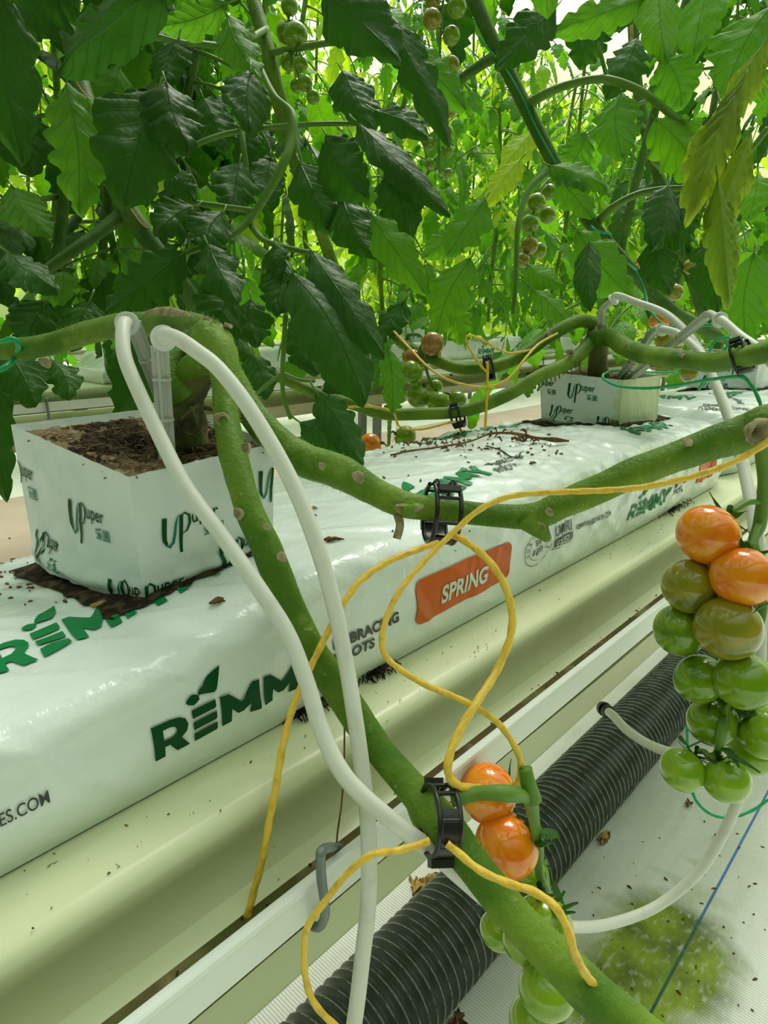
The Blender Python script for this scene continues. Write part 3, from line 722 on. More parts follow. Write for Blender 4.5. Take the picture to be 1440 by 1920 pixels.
knob.grid(20, 14, lambda i, j: c+Vector((cos(2*pi*i/20)*sin(pi*j/13), sin(2*pi*i/20)*sin(pi*j/13), cos(pi*j/13)*.85))*(.0108+.0016*fbm(cos(2*pi*i/20)*2, sin(2*pi*i/20)*2, j*.3, 3)), cu=True)
knob.build('knuckle', M['stem'], plant1)
for px, py, d, n_, r, h in ((417, 787, .316, TC+XA*0, .0050, True), (528, 1044, .284, TC, .0030, False), (448, 963, .296, TC-XA+Vector((0, 0, -.3)), .0036, False), (500, 988, .290, TC, .0022, False),
        (385, 605, .348, TC+Vector((0, 0, 1)), .0050, True), (428, 610, .345, Vector((.3, -.2, 1)), .0035, False), (85, 680, .475, TC+Vector((0, 0, -.6)), .0055, False), (672, 895, .331, TC, .0045, False),
        (752, 955, .330, TC+Vector((0, 0, -.6)), .0040, False), (1422, 808, .277, TC+XA*.5, .0075, True), (1010, 985, .322, Vector((0, 0, -1))+TC, .0050, False), (1030, 960, .316, TC, .0028, False), (605, 875, .334, TC, .003, False),
        (462, 840, .300, XA-YA*.3, .0035, False), (1290, 828, .292, TC+Vector((0, 0, 1)), .003, False)):
    scar(P(px, py, d), n_, r, plant1, h)
# papery split skin along stem A, cut stub on stem C
b = MB(); b.tube(spline([P(258, 597, .415), P(300, 592, .392), P(345, 596, .372), P(378, 606, .355)], 8), lambda t: .0042*sin(pi*min(1, t+.08))+.0008, 12, flat=.45); b.build('dry_split_skin', M['scar'], plant1)
b = MB(); b.tube(spline([P(748, 950, .337), P(765, 958, .330), P(785, 955, .324)], 5), [.0040, .0040, .0036, .0034, .0033, .0033, .0033, .0033, .0033, .0033, .0033][:11], 12); b.build('cut_stub', M['stem'], plant1); scar(P(787, 954, .3225), TC+XA, .0032, plant1)
b = MB(); b.tube(spline([P(745, 965, .335), P(750, 985, .333), P(744, 1010, .333)], 5), .0022, 8); b.build('dry_stub', M['scar'], plant1)
b = MB(); b.tube(spline([P(778, 1490, .284), P(780, 1530, .280), P(786, 1562, .278)], 5), lambda t: .0045*(1-t)+.0006, 8); b.build('dry_stub', M['stem'], plant1)
b = MB(); b.tube(spline([P(990, 965, .326), P(1010, 990, .325), P(1028, 1012, .325)], 5), lambda t: .0065*(1-t)+.002, 10); b.build('cut_stub', M['stem'], plant1)
for k, (pts, r) in enumerate((([P(372, 760, .352), P(352, 775, .348), P(340, 785, .34)], .0014), ([P(358, 762, .35), P(372, 800, .35), P(362, 818, .352)], .0012), ([P(385, 765, .356), P(410, 770, .35), P(425, 775, .345)], .0012), ([P(352, 790, .35), P(348, 810, .35), P(370, 822, .35)], .0014), ([P(330, 800, .352), P(326, 820, .352), P(318, 835, .35)], .0014))):
    b = MB(); b.tube(spline(pts, 6), lambda t: r*(1-.6*t), 8); b.build('air_root', M['stemwood'], plant1)

def clip(name_label, c, axis, toward, R, w, open_a=0, twist=0):
    """black plastic truss/stem clip: a ladder-like ring round the stem, hooked at one end"""
    root = empty('stem_clip', c, name_label, 'clip'); axis = axis.normalized()
    u = (toward-axis*toward.dot(axis)).normalized(); v = axis.cross(u)
    def ang(a, r=R, s=0): return c+u*cos(a)*r+v*sin(a)*r+axis*s
    b = MB()
    def rail(s, a0, a1, tw=.0012):
        n = 40
        for q in range(1):
            b.grid(n, 8, lambda i, j: ang(a0+(a1-a0)*i/(n-1), R+tw*.9*cos(2*pi*j/8), s+tw*sin(2*pi*j/8)), cv=True)
    a0, a1 = radians(-150+open_a), radians(165+open_a)
    rail(-w/2, a0, a1); rail(w/2, a0, a1)
    for a in [radians(x+open_a) for x in (-150, -118, -70, -22, 25, 70, 108, 140, 165)]:
        b.tube([ang(a, R, -w/2), ang(a, R, w/2)], .0009, 8)
    n = 16; pa, pb = radians(-40+open_a), radians(66+open_a)
    b.grid(n, 4, lambda i, j: ang(pa+(pb-pa)*i/(n-1), R-.0006+.0012*(j in (1, 2)), (-w/2 if j in (0, 1) else w/2)), cv=True)
    b.build('ring_band', M['black'], root, auto=50)
    b = MB(); a = radians(70+open_a); p0 = ang(a, R+.001, 0); d = (u*cos(a)+v*sin(a))
    rot = Matrix((d, axis.cross(d), axis)).transposed()
    b.box(p0+d*.0012, (.0032, .0052, w*1.12), rot); b.build('string_lug', M['black'], root, smooth=False)
    b = MB(); hp = [ang(radians(165+open_a+k*16), R+.0002+.0019*(k/3.2), 0) for k in range(5)]
    for s_ in (-w*.35, w*.35): b.tube([p+axis*s_ for p in spline(hp, 4)], .0009, 8)
    b.tube([hp[-1]-axis*w*.45, hp[-1]+axis*w*.45], .0012, 8)
    b.box(hp[-1], (.0028, .0028, w*.9), rot); b.build('hook_end', M['black'], root, auto=50)
    return root
clip('large black plastic clip round the bent stem, near the orange SPRING panel', P(828, 962, .333), P(860, 960, .333)-P(790, 955, .336)+VD*.006, Vector((0, 0, -1))-YA*.3, .0150, .0118, open_a=-25)
CR = Vector((XA.x, YA.x, ZA.x)); CU = Vector((XA.y, YA.y, ZA.y))
clip('black ladder-like clip joining stem and string above the two orange tomatoes', P(824, 1538, .270), CR-CU*.10+VD*.25, TC-CU*.3, .0132, .0084, open_a=-20)
clip('black clip on the upper of the two thin stems behind the slab', P(917, 690, .72), P(940, 683, .715)-P(895, 693, .72), Vector((0, 0, -1)), .0135, .008)
clip('black clip on the lower thin stem, over a green tomato', P(858, 780, .70), P(890, 770, .69)-P(840, 782, .70), Vector((-.4, 0, -1)), .0120, .009)
clip('black clip on the green stem at the right, tied with green string', P(1392, 668, .50), P(1410, 662, .495)-P(1370, 675, .505), Vector((-.3, -.3, -1)), .0125, .009)

plant2 = empty('tomato_plant', P(1135, 705, .78), 'old tomato plant with forked stubby stem rooted in the torn-wrapped block', 'tomato plant')
stem('trunk', [P(1124, 712, .775), P(1122, 680, .77), P(1120, 640, .765), P(1118, 618, .76)], [.0125, .0115, .0105, .010], plant2, 12, M['stemwood'], bump=.25)
stem('stem', [P(1118, 640, .765), P(1125, 622, .765), P(1108, 606, .765), P(1080, 604, .76), P(1030, 630, .75), P(975, 668, .74), P(920, 688, .73), P(860, 690, .74), P(800, 668, .76), P(750, 640, .80), P(720, 612, .83)],
     [.0095, .0085, .0078, .0075, .0070, .0068, .0068, .0066, .0066, .0070, .0072], plant2, 13, seg=16)
stem('stem', [P(1116, 620, .77), P(1104, 645, .76), P(1070, 678, .74), P(1010, 705, .72), P(950, 740, .71), P(880, 768, .70), P(800, 776, .70), P(720, 776, .70), P(665, 758, .71), P(600, 740, .72), P(520, 706, .73), P(450, 690, .75)],
     [.008, .0078, .0074, .0072, .0070, .0066, .0062, .0062, .0064, .0064, .006, .006], plant2, 14, seg=16, m_=M['stem'])
stem('stem', [P(1118, 635, .76), P(1145, 632, .74), P(1180, 655, .70), P(1225, 668, .64), P(1290, 676, .58), P(1345, 680, .54), P(1400, 668, .49), P(1470, 655, .45), P(1560, 650, .42), P(1750, 620, .42), P(2100, 560, .5)],
     [.0105, .0098, .0092, .0084, .0080, .0078, .0066, .0064, .006], plant2, 15, seg=18, hairs=500)
for px, py, d, n_, r, h in ((1128, 620, .75, TC+Vector((0, 0, .8)), .011, True), (1030, 628, .74, TC, .004, False), (1070, 662, .73, TC, .006, True), (1355, 682, .525, TC, .0062, False), (1280, 663, .575, TC+Vector((0, 0, 1)), .005, False), (1175, 650, .69, TC, .004, False), (1225, 690, .64, Vector((0, 0, -1))+TC, .004, False)):
    scar(P(px, py, d), n_, r, plant2, h)
for k in range(12):
    t = k/11; p = P(1088-t*85, 672+t*38, .735-.02*t); b = MB(); b.tube([p, p+Vector((0, 0, -.008)), p+Vector((.002, 0, -.008-.006*random.Random(k).random()))], .0008, 5); b.build('air_root', M['stemwood'], plant2)

def drip(foot, elbow, nozzle, tpts, label, r=.0035, sr=.0042):
    root = empty('drip_tube', foot, label, 'drip tube')
    b = MB(); ax = (elbow-foot).normalized(); d = (nozzle-elbow).normalized()
    fl = frames([foot, elbow]); 
    # ribbed stake: core plus four fins
    b.tube([foot-ax*.006, foot, elbow-ax*.001], [.0006, sr*.45, sr*.5], 10)
    for k in range(4):
        a = pi/4+k*pi/2; n_ = fl[0][0]*cos(a)+fl[0][1]*sin(a); c_ = (foot+elbow)/2+n_*sr*.72
        rot = Matrix((n_, fl[0][2].cross(n_), fl[0][2])).transposed(); b.box(c_, (sr*.55, sr*.34, (elbow-foot).length), rot)
    L_ = (elbow-foot).length
    for q in (.35, .7): b.tube([foot+ax*L_*q, foot+ax*(L_*q+.0012)], sr*1.1, 12)
    pts = spline([elbow-ax*.003, elbow+ax*.001, elbow+ax*.002+d*.003, nozzle], 5); b.tube(pts, sr*.78, 12)
    b.build('stake', M['stake'], root, auto=40)
    b = MB(); b.tube([nozzle-d*.0012, nozzle-d*.0010, nozzle+d*.0008, nozzle+d*.0010], [r*1.55, r*1.72, r*1.72, r*1.55], 24); b.build('collar', M['collar'], root, auto=40)
    tubething('tube', [nozzle-d*.001, nozzle+d*.006]+tpts, r, M['tubew'], None, None, root, seg=18)
    return root
drip(onz(314, 862, H-.0745), P(299, 648, .322), P(307, 634, .309), [P(335, 636, .300), P(368, 658, .295), P(412, 694, .29), P(470, 770, .285), P(540, 890, .282), P(590, 1010, .280), P(625, 1130, .285), P(648, 1240, .288), P(663, 1330, .284), P(676, 1420, .283), P(688, 1520, .283), P(692, 1600, .280), P(690, 1700, .280), P(680, 1790, .285), P(664, 1920, .29), P(640, 2050, .30)],
     'white drip tube from the upright stake, hanging straight down past the gutter', .0035)
drip(onz(330, 815, H-.0745), P(250, 606, .352), P(238, 607, .338), [P(230, 628, .326), P(233, 665, .320), P(250, 712, .316), P(300, 820, .308), P(350, 915, .30), P(420, 1010, .292), P(490, 1110, .284), P(540, 1190, .28), P(575, 1280, .276), P(605, 1375, .272), P(650, 1460, .268), P(730, 1535, .268), P(800, 1588, .272), P(870, 1650, .282), P(930, 1700, .30), P(990, 1730, .34), P(1060, 1738, .40),
     P(1140, 1733, .44), P(1230, 1700, .46), P(1310, 1635, .46), P(1360, 1555, .455), P(1390, 1480, .45), P(1410, 1380, .45), P(1425, 1250, .455), P(1428, 1100, .47), P(1420, 980, .48)],
     'white drip tube from the slanting stake, crossing under the bent stem and looping right')
drip(P(1128, 700, .77), P(1128, 585, .75), P(1150, 562, .735), [P(1190, 566, .72), P(1250, 590, .69), P(1300, 640, .65), P(1340, 715, .61), P(1375, 800, .57), P(1400, 890, .54), P(1415, 970, .52), P(1440, 1080, .50), P(1470, 1200, .5), P(1530, 1450, .56), P(1600, 1800, .75), P(1800, 2050, .85)],
     'white drip tube arching from the stake left of the torn-wrapped block stem', .0040, .0046)
drip(P(1160, 712, .74), P(1228, 618, .68), P(1242, 618, .66), [P(1275, 628, .64), P(1315, 665, .61), P(1345, 730, .58), P(1370, 800, .56), P(1392, 880, .54), P(1408, 960, .52), P(1425, 1080, .5), P(1450, 1200, .5), P(1520, 1480, .58), P(1620, 1850, .78), P(1850, 2050, .85)],
     'white drip tube from the middle, shorter stake of the torn-wrapped block', .0038, .0044)
drip(P(1175, 715, .74), P(1328, 590, .56), P(1350, 600, .54), [P(1385, 628, .52), P(1425, 658, .50), P(1480, 720, .48), P(1560, 830, .46), P(1620, 1000, .48), P(1650, 1300, .54), P(1700, 1700, .70), P(1900, 2000, .80)],
     'white drip tube from the long slanting stake, leaving at the right edge', .0037, .0043)
def string(pts, r, m_, label, cat='string', group=None, strands=2, k=10, parent=None, pitch=.006):
    sp_ = spline(pts, k); L_ = sum((sp_[i+1]-sp_[i]).length for i in range(len(sp_)-1))
    b = MB(); fr_ = frames(sp_); seg = 14; s_ = 0; base = 0
    acc = [0]
    for i in range(len(sp_)-1): acc.append(acc[-1]+(sp_[i+1]-sp_[i]).length)
    def pr(t, a):
        i = min(len(acc)-1, int(round(t*(len(acc)-1)))); return .86+.20*abs(cos(strands*.5*(a-2*pi*acc[i]/(pitch*strands*1.6))))+.04*sin(5*a)
    b.tube(sp_, r, seg, prof=pr)
    o = b.build('string' if not parent else 'loose_end', m_, parent, loc=None if parent else sp_[0])
    if not parent: o.name = 'string'; tag(o, label, cat, group)
    return o
Y_ = M['yel']; yr = .00140
string([P(2200, 560, .40), P(1800, 640, .33), P(1600, 725, .295), P(1470, 800, .275), P(1430, 835, .275), P(1360, 873, .28), P(1280, 898, .285), P(1200, 914, .292), P(1120, 920, .300), P(1040, 923, .308), P(960, 930, .312), P(900, 955, .312), P(850, 998, .312), P(800, 1048, .308), P(755, 1100, .302), P(728, 1150, .298), P(716, 1195, .295), P(722, 1228, .293), P(750, 1255, .29), P(800, 1285, .288), P(860, 1310, .286), P(915, 1340, .284), P(950, 1375, .284), P(972, 1415, .284), P(976, 1445, .290), P(966, 1470, .32), P(930, 1480, .33)],
       yr, Y_, 'long yellow string over the big clip, crossing itself in a figure eight', k=12)
string([P(850, 1003, .318), P(880, 1020, .310), P(915, 1050, .305), P(945, 1095, .30), P(960, 1150, .297), P(955, 1200, .295), P(930, 1260, .292), P(895, 1315, .28), P(862, 1370, .274), P(842, 1420, .27), P(842, 1455, .268), P(862, 1474, .270), P(900, 1478, .276)],
       yr*1.25, Y_, 'yellow string curving from the big clip down to the clip by the orange tomatoes', k=12)
string([P(822, 1018, .318), P(780, 1032, .312), P(730, 1052, .306), P(680, 1085, .300), P(648, 1125, .296), P(622, 1172, .294), P(600, 1215, .292), P(568, 1280, .288), P(545, 1340, .284), P(530, 1400, .280), P(518, 1470, .277), P(505, 1540, .276), P(492, 1610, .276), P(475, 1675, .277), P(462, 1725, .278)],
       yr*1.1, Y_, 'yellow string with frayed end hanging over the front gutter', k=12)
string([P(806, 1576, .2565), P(785, 1584, .257), P(740, 1596, .255), P(695, 1604, .245), P(650, 1640, .25), P(610, 1690, .252), P(578, 1735, .253), P(570, 1780, .254), P(574, 1840, .255), P(592, 1885, .256), P(630, 1925, .258), P(680, 1970, .26)],
       yr*.95, Y_, 'yellow string running left from the lower clip and down past the pipe', k=12)
string([P(838, 1582, .2555), P(860, 1600, .2545), P(900, 1632, .250), P(950, 1655, .246), P(1000, 1672, .240), P(1040, 1700, .234), P(1065, 1745, .232), P(1078, 1790, .232), P(1100, 1830, .238), P(1120, 1850, .25)],
       yr*1.1, Y_, 'yellow string running right from the lower clip over the thick stem', k=12)
string([P(730, 612, .80), P(770, 655, .74), P(805, 690, .70), P(845, 714, .69), P(905, 726, .69), P(950, 712, .69), P(985, 672, .70), P(1010, 645, .72), P(1045, 625, .74)], .0013, Y_, 'yellow string sagging below the upper thin stem behind the slab')
string([P(915, 700, .70), P(900, 684, .70), P(884, 660, .70), P(874, 640, .70), P(878, 629, .70), P(900, 635, .70), P(935, 655, .715), P(960, 662, .72), P(1000, 655, .735)], .0012, Y_, 'yellow string looped in a narrow hook above a black clip')
string([P(914, 680, .69), P(914, 720, .69), P(912, 760, .69), P(910, 804, .69)], .0014, Y_, 'short yellow string hanging straight down behind the slab edge')
string([P(600, 760, .71), P(640, 764, .70), P(690, 762, .685), P(735, 772, .685), P(750, 800, .69), P(790, 805, .69), P(845, 792, .69), P(858, 796, .70), P(868, 815, .71)], .0012, Y_, 'yellow string along the lower thin stem above the small tomatoes')
g_ = M['grn']
string([P(1270, 698, .80), P(1215, 698, .78), P(1160, 694, .74), P(1135, 700, .71), P(1132, 710, .70), P(1160, 724, .67), P(1215, 728, .64), P(1270, 722, .59), P(1330, 712, .54), P(1382, 706, .50), P(1400, 712, .495), P(1418, 738, .49), P(1432, 775, .485), P(1445, 810, .48)], .0014, g_, 'green string looped round the torn-wrapped block and the right clip')
string([P(1190, 505, .86), P(1208, 545, .85), P(1218, 580, .83), P(1245, 608, .80), P(1290, 614, .78), P(1345, 610, .76), P(1400, 640, .74)], .0016, g_, 'green string slanting down behind the white arched tubes')
string([P(1328, 665, .62), P(1340, 640, .62), P(1370, 634, .6), P(1355, 662, .6), P(1330, 700, .6), P(1310, 730, .62)], .0014, g_, 'tangled green string below the right-hand black clip')
string([P(1305, 1310, .50), P(1290, 1355, .50), P(1290, 1420, .50), P(1300, 1490, .50), P(1330, 1525, .50), P(1370, 1533, .50), P(1410, 1520, .50), P(1440, 1500, .50), P(1490, 1470, .50), P(1540, 1380, .50), P(1530, 1200, .49), P(1500, 1000, .47), P(1480, 840, .45), P(1470, 690, .44)], .0011, g_, 'thin green string looping below the hanging tomatoes over the floor')
string([P(-20, 645, .495), P(5, 640, .48), P(25, 636, .478), P(35, 648, .485), P(28, 670, .50), P(8, 690, .485), P(-20, 700, .49)], .0020, g_, 'green string wrapped round the stem at the left edge', k=8)
# thin dried tendril hanging over the lip
b = MB(); b.tube(spline([P(646, 1345, .31), P(645, 1440, .30), P(640, 1510, .30), P(632, 1570, .298), P(632, 1620, .297), P(628, 1660, .30)], 8), lambda t: .0004+.0012*exp(-((t-.72)/.06)**2), 7)
tag(b.build('dried_tendril', M['dry'], loc=P(645, 1345, .31)), 'thin dried brown tendril hanging over the gutter lip by the hook', 'tendril')
# ------------------------------------------------------------------ tomatoes
def tomato_mesh(seed):
    b = MB(); rnd = random.Random(seed); sq = rnd.uniform(.90, .97); n, m_ = 36, 22
    def f(i, j):
        a = 2*pi*i/n; t = pi*j/(m_-1); r = 1-.020*cos(5*a+seed)*sin(t)*max(0, cos(t)); x = sin(t)*r; z = cos(t)*sq
        z -= .16*exp(-(t/.28)**2)
        return (x*cos(a), x*sin(a), z)
    b.grid(n, m_, f, cu=True)
    o = b.build('tomato', M['t_green']); me = o.data; bpy.data.objects.remove(o); return me
def calyx_mesh(seed):
    b = MB(); rnd = random.Random(seed+50); k = 5
    for q in range(k):
        a0 = 2*pi*q/k+rnd.uniform(-.2, .2); L_ = rnd.uniform(.75, 1.05); lift = rnd.uniform(.05, .5); n = 8
        def f(i, j):
            t = i/(n-1); w = .13*sin(pi*min(1, t*.9+.12))*(1-t**3); s_ = (j-1)*w; rr = t*L_
            z = .80-.10*t+lift*t*t*.7+.03*abs(j-1)
            x, y = rr, s_; return (x*cos(a0)-y*sin(a0), x*sin(a0)+y*cos(a0), z+.03)
        b.grid(n, 3, f, uv=lambda i, j: (j/2, i/(n-1)))
    b.tube(spline([(0, 0, .80), (.05, .02, 1.0), (.16, .05, 1.25)], 4), [.11, .10, .09, .08, .08, .08, .10, .10, .09][:9], 8)
    o = b.build('calyx', M['sepal']); me = o.data; bpy.data.objects.remove(o); return me
TM = [tomato_mesh(i) for i in range(4)]; CM = [calyx_mesh(i) for i in range(4)]
tv = {}
def tm(i, mk):
    if (i, mk) not in tv:
        me = TM[i].copy(); me.materials.clear(); me.materials.append(M[mk]); tv[(i, mk)] = me
    return tv[(i, mk)]
def truss(label, items, stem_pts, r=.0022, d0=None, calyx=True, group=None, dia=None, smat='petiole'):
    """items: (px,py,width_px,depth,material[,tilt])"""
    c = P(items[0][0], items[0][1], items[0][3])
    root = empty('tomato_truss', c, label, 'tomato truss', group); sp_ = None
    if stem_pts:
        sp_ = spline(stem_pts, 8)
        b = MB(); b.tube(sp_, lambda t: r*(1.15-.45*t)*(1+.10*sin(t*40)), 12); b.build('truss_stem', M[smat], root)
    for k, it in enumerate(items):
        px, py, w, d, mk = it[:5]; R = w/2*d/F; p = P(px, py, d); rnd = random.Random(int(px*7+py))
        o = bpy.data.objects.new('tomato', tm(rnd.randrange(4), mk)); COL.objects.link(o); o.parent = root; o.location = p-c; o.scale = (R, R, R)
        if sp_:
            q = min(sp_, key=lambda v: (v-p-Vector((0, 0, R*.6))).length); dd = (q-p); dd.normalize(); dd = (dd+Vector((0, 0, .35))).normalized()
        else: dd = Vector((rnd.uniform(-.5, .5), rnd.uniform(0, .6), 1)).normalized()
        kf = dd.dot(-VD)
        if kf > -.1: dd = (dd+VD*(kf+.1)).normalized()
        o.rotation_mode = 'QUATERNION'; o.rotation_quaternion = dd.to_track_quat('Z', 'Y')
        if calyx:
            cx_ = bpy.data.objects.new('calyx', CM[rnd.randrange(4)]); COL.objects.link(cx_); cx_.parent = o
            if not sp_: continue
            p0 = p+dd*R*1.1
            if (q-p0).length > R*.25:
                b = MB(); b.tube(spline([p0, (p0+q)/2+Vector((0, 0, R*.15)), q], 5), r*.5, 8); b.build('pedicel', M[smat], root)
    return root
truss('big hanging truss at right, two orange tomatoes above olive and green ones',
  [(1328, 1003, 118, .415, 't_orange'), (1393, 1082, 118, .40, 't_orange'), (1295, 1099, 106, .425, 't_olive'), (1365, 1178, 122, .405, 't_olive'), (1274, 1181, 96, .435, 't_green'), (1311, 1273, 94, .43, 't_green'),
   (1395, 1276, 110, .41, 't_green'), (1336, 1354, 92, .44, 't_green'), (1385, 1368, 76, .47, 't_green'), (1436, 1374, 100, .425, 't_pale'), (1412, 1410, 92, .45, 't_pale'), (1280, 1443, 84, .43, 't_pale'), (1363, 1462, 86, .42, 't_pale')],
  [P(1428, 830, .41), P(1432, 900, .42), P(1425, 980, .43), P(1412, 1020, .44), P(1430, 1080, .445), P(1425, 1160, .45), P(1395, 1220, .45), P(1368, 1300, .45), P(1356, 1360, .42), P(1345, 1410, .425), P(1330, 1422, .425)], .0036)
truss('truss below the lower clip, two orange-red tomatoes above pale green ones',
  [(915, 1487, 110, .345, 't_orange'), (950, 1586, 122, .335, 't_brown2'), (1018, 1731, 110, .34, 't_green'), (935, 1745, 74, .38, 't_pale'), (988, 1762, 92, .355, 't_pale'), (1026, 1856, 106, .34, 't_pale'), (1000, 1915, 92, .365, 't_pale'), (1010, 1655, 60, .37, 't_pale')] if False else
  [(915, 1487, 110, .345, 't_orange'), (950, 1586, 122, .335, 't_orange'), (1018, 1731, 110, .34, 't_green'), (935, 1745, 74, .38, 't_pale'), (988, 1762, 92, .355, 't_pale'), (1026, 1856, 106, .34, 't_pale'), (1000, 1915, 92, .365, 't_pale'), (1000, 1640, 60, .38, 't_pale')],
  [P(845, 1497, .272), P(890, 1488, .272), P(950, 1488, .27), P(990, 1498, .29), P(1000, 1530, .31), P(1008, 1580, .33), P(1012, 1640, .345), P(1030, 1690, .36), P(1050, 1760, .365), P(1060, 1850, .365), P(1050, 1940, .365)], .0030)
b = MB(); b.tube(spline([P(985, 1440, .285), P(990, 1468, .285), P(1000, 1500, .288)], 5), lambda t: .0030+.0008*t, 10)
tr_low = [o for o in COL.objects if o.name.startswith('tomato_truss')][-1]
b.build('cut_stub', M['petiole'], tr_low)
def sprig(pts, parent, w=.006, m_='sepal', name='sepal_leaf'):
    b = MB(); sp_ = spline(pts, 5); fr_ = frames(sp_); n = len(sp_)
    b.grid(n, 3, lambda i, j: sp_[i]+fr_[i][1]*(j-1)*w*sin(pi*min(1, i/(n-1)*.9+.1))*.5+fr_[i][0]*abs(j-1)*.001, uv=lambda i, j: (j/2, i/(n-1)))
    return b.build(name, M[m_], parent)
for pts, w in (([P(1006, 1560, .325), P(1030, 1568, .32), P(1052, 1574, .315)], .009), ([P(1005, 1580, .325), P(1022, 1588, .32), P(1040, 1578, .315)], .007), ([P(1040, 1712, .33), P(1062, 1706, .325), P(1085, 1694, .32)], .006), ([P(1035, 1690, .33), P(1050, 1690, .325), P(1060, 1672, .32)], .006), ([P(1030, 1690, .335), P(1050, 1715, .33), P(1080, 1712, .325)], .005), ([P(1035, 1650, .34), P(1045, 1680, .335), P(1058, 1700, .33)], .004)):
    sprig(pts, tr_low, w)
tr_big = [o for o in COL.objects if o.name == 'tomato_truss'][0]
for pts, w in (([P(1290, 1400, .41), P(1278, 1392, .405), P(1275, 1380, .40)], .007), ([P(1292, 1402, .41), P(1305, 1396, .405), P(1318, 1390, .40)], .007), ([P(1355, 1405, .41), P(1375, 1420, .405), P(1425, 1450, .40)], .006), ([P(1350, 1405, .41), P(1366, 1412, .405), P(1385, 1440, .40)], .007), ([P(1380, 1330, .42), P(1400, 1345, .415), P(1418, 1338, .41)], .008), ([P(1385, 1330, .42), P(1405, 1335, .415), P(1420, 1325, .41)], .007), ([P(1410, 1150, .40), P(1430, 1140, .395), P(1445, 1130, .39)], .008)):
    sprig(pts, tr_big, w)
truss('small truss behind the slab, brownish and green tomatoes above the lower thin stem',
  [(811, 645, 45, .74, 't_brown'), (775, 674, 42, .77, 't_brown'), (772, 698, 44, .73, 't_green'), (785, 744, 46, .74, 't_green'), (822, 755, 44, .73, 't_green'), (857, 751, 36, .75, 't_green'), (816, 726, 30, .78, 't_green')],
  [P(762, 655, .80), P(764, 632, .79), P(775, 627, .78), P(792, 632, .76), P(798, 660, .75), P(800, 695, .745), P(812, 725, .75), P(825, 738, .75)], .0022)
truss('pair of tomatoes, one orange and one green, low behind the slab edge',
  [(694, 834, 44, .78, 't_orange'), (760, 820, 44, .76, 't_green')], [P(731, 778, .70), P(730, 800, .74), P(729, 830, .76), P(728, 842, .77)], .0022)
truss('orange and olive tomatoes at right behind the white arched tubes',
  [(1236, 603, 38, .95, 't_orange'), (1272, 601, 38, .97, 't_orange'), (1249, 640, 40, .96, 't_olive'), (1245, 690, 34, 1.0, 't_olive'), (1292, 700, 34, 1.0, 't_olive')], [P(1250, 560, .97), P(1262, 590, .97), P(1264, 630, .97), P(1268, 680, .98)], .002)
truss('small green truss high at upper left, in front of the thick upright stem',
  [(554, 66, 46, .80, 't_green'), (538, 62, 40, .83, 't_green'), (541, 116, 32, .82, 't_green'), (563, 120, 29, .80, 't_green'), (572, 156, 28, .80, 't_green'), (556, 161, 25, .82, 't_green'), (587, 182, 26, .80, 't_green'), (543, 12, 32, .82, 't_green')],
  [P(520, 60, .84), P(545, 40, .83), P(556, 90, .82), P(560, 140, .81), P(575, 170, .81)], .0018)
truss('long green truss at top centre, fruits growing smaller downwards',
  [(810, 36, 36, 0.85, 't_olive'), (857, 14, 36, 0.85, 't_green'), (846, 67, 34, 0.87, 't_green'), (846, 122, 32, 0.85, 't_olive'), (812, 2, 30, 0.87, 't_olive'), (843, 207, 26, 0.87, 't_olive'), (805, 226, 22, 0.88, 't_green'), (838, 249, 25, 0.87, 't_olive'), (804, 270, 24, 0.88, 't_green'),
   (840, 285, 22, 0.88, 't_green'), (807, 308, 21, 0.88, 't_green'), (840, 325, 18, 0.89, 't_green')],
  [P(835, -40, 0.88), P(828, 40, 0.88), P(824, 120, 0.88), P(823, 200, 0.88), P(823, 270, 0.88), P(824, 325, 0.88)], .0016)
truss('green truss at right of centre, hanging beside the slanting stem',
  [(1006, 380, 35, 1.0, 't_green'), (1027, 403, 32, 1.02, 't_green'), (994, 419, 34, 1.0, 't_green'), (993, 460, 33, 1.0, 't_olive'), (1011, 470, 30, 1.03, 't_green'), (980, 488, 28, 1.0, 't_olive'), (1030, 360, 30, 1.03, 't_green')],
  [P(1030, 335, 1.02), P(1010, 360, 1.01), P(1000, 400, 1.01), P(1000, 440, 1.01), P(995, 480, 1.01)], .002)
truss('loose truss at far right under the foliage, one yellowing fruit',
  [(1198, 503, 22, 1.3, 't_orange'), (1227, 524, 26, 1.2, 't_olive'), (1293, 500, 27, 1.15, 't_olive'), (1265, 548, 32, 1.1, 't_olive'), (1240, 556, 24, 1.15, 't_green')],
  [P(1205, 480, 1.25), P(1235, 500, 1.2), P(1260, 520, 1.15), P(1270, 540, 1.12)], .0018)
# ------------------------------------------------------------------ crumbs, chips and scraps
def scatter(pts, name, m_, label, cat, smin, smax, seed, kind='stuff', parent=None):
    rnd = random.Random(seed); b = MB()
    for p in pts:
        s_ = rnd.uniform(smin, smax); a = rnd.uniform(0, pi); el = rnd.uniform(1, 2.6)
        rot = Matrix.Rotation(a, 3, 'Z'); c = Vector(p)+Vector((0, 0, s_*.25)); vs = []
        for k in range(6): q = 2*pi*k/6; vs.append(c+rot@Vector((cos(q)*s_*.5*el*rnd.uniform(.7, 1.2), sin(q)*s_*.4*rnd.uniform(.6, 1.2), -s_*.22)))
        for k in range(6): vs.append(vs[k].lerp(c, .4)+Vector((0, 0, s_*.35*rnd.uniform(.6, 1.3))))
        b.add(vs, [[k, (k+1) % 6, 6+(k+1) % 6, 6+k] for k in range(6)]+[[6, 7, 8, 9, 10, 11]])
    c0 = Vector(pts[0]); o = b.build(name, m_, parent, smooth=False, loc=None if parent else c0)
    return tag(o, label, cat, None, kind)
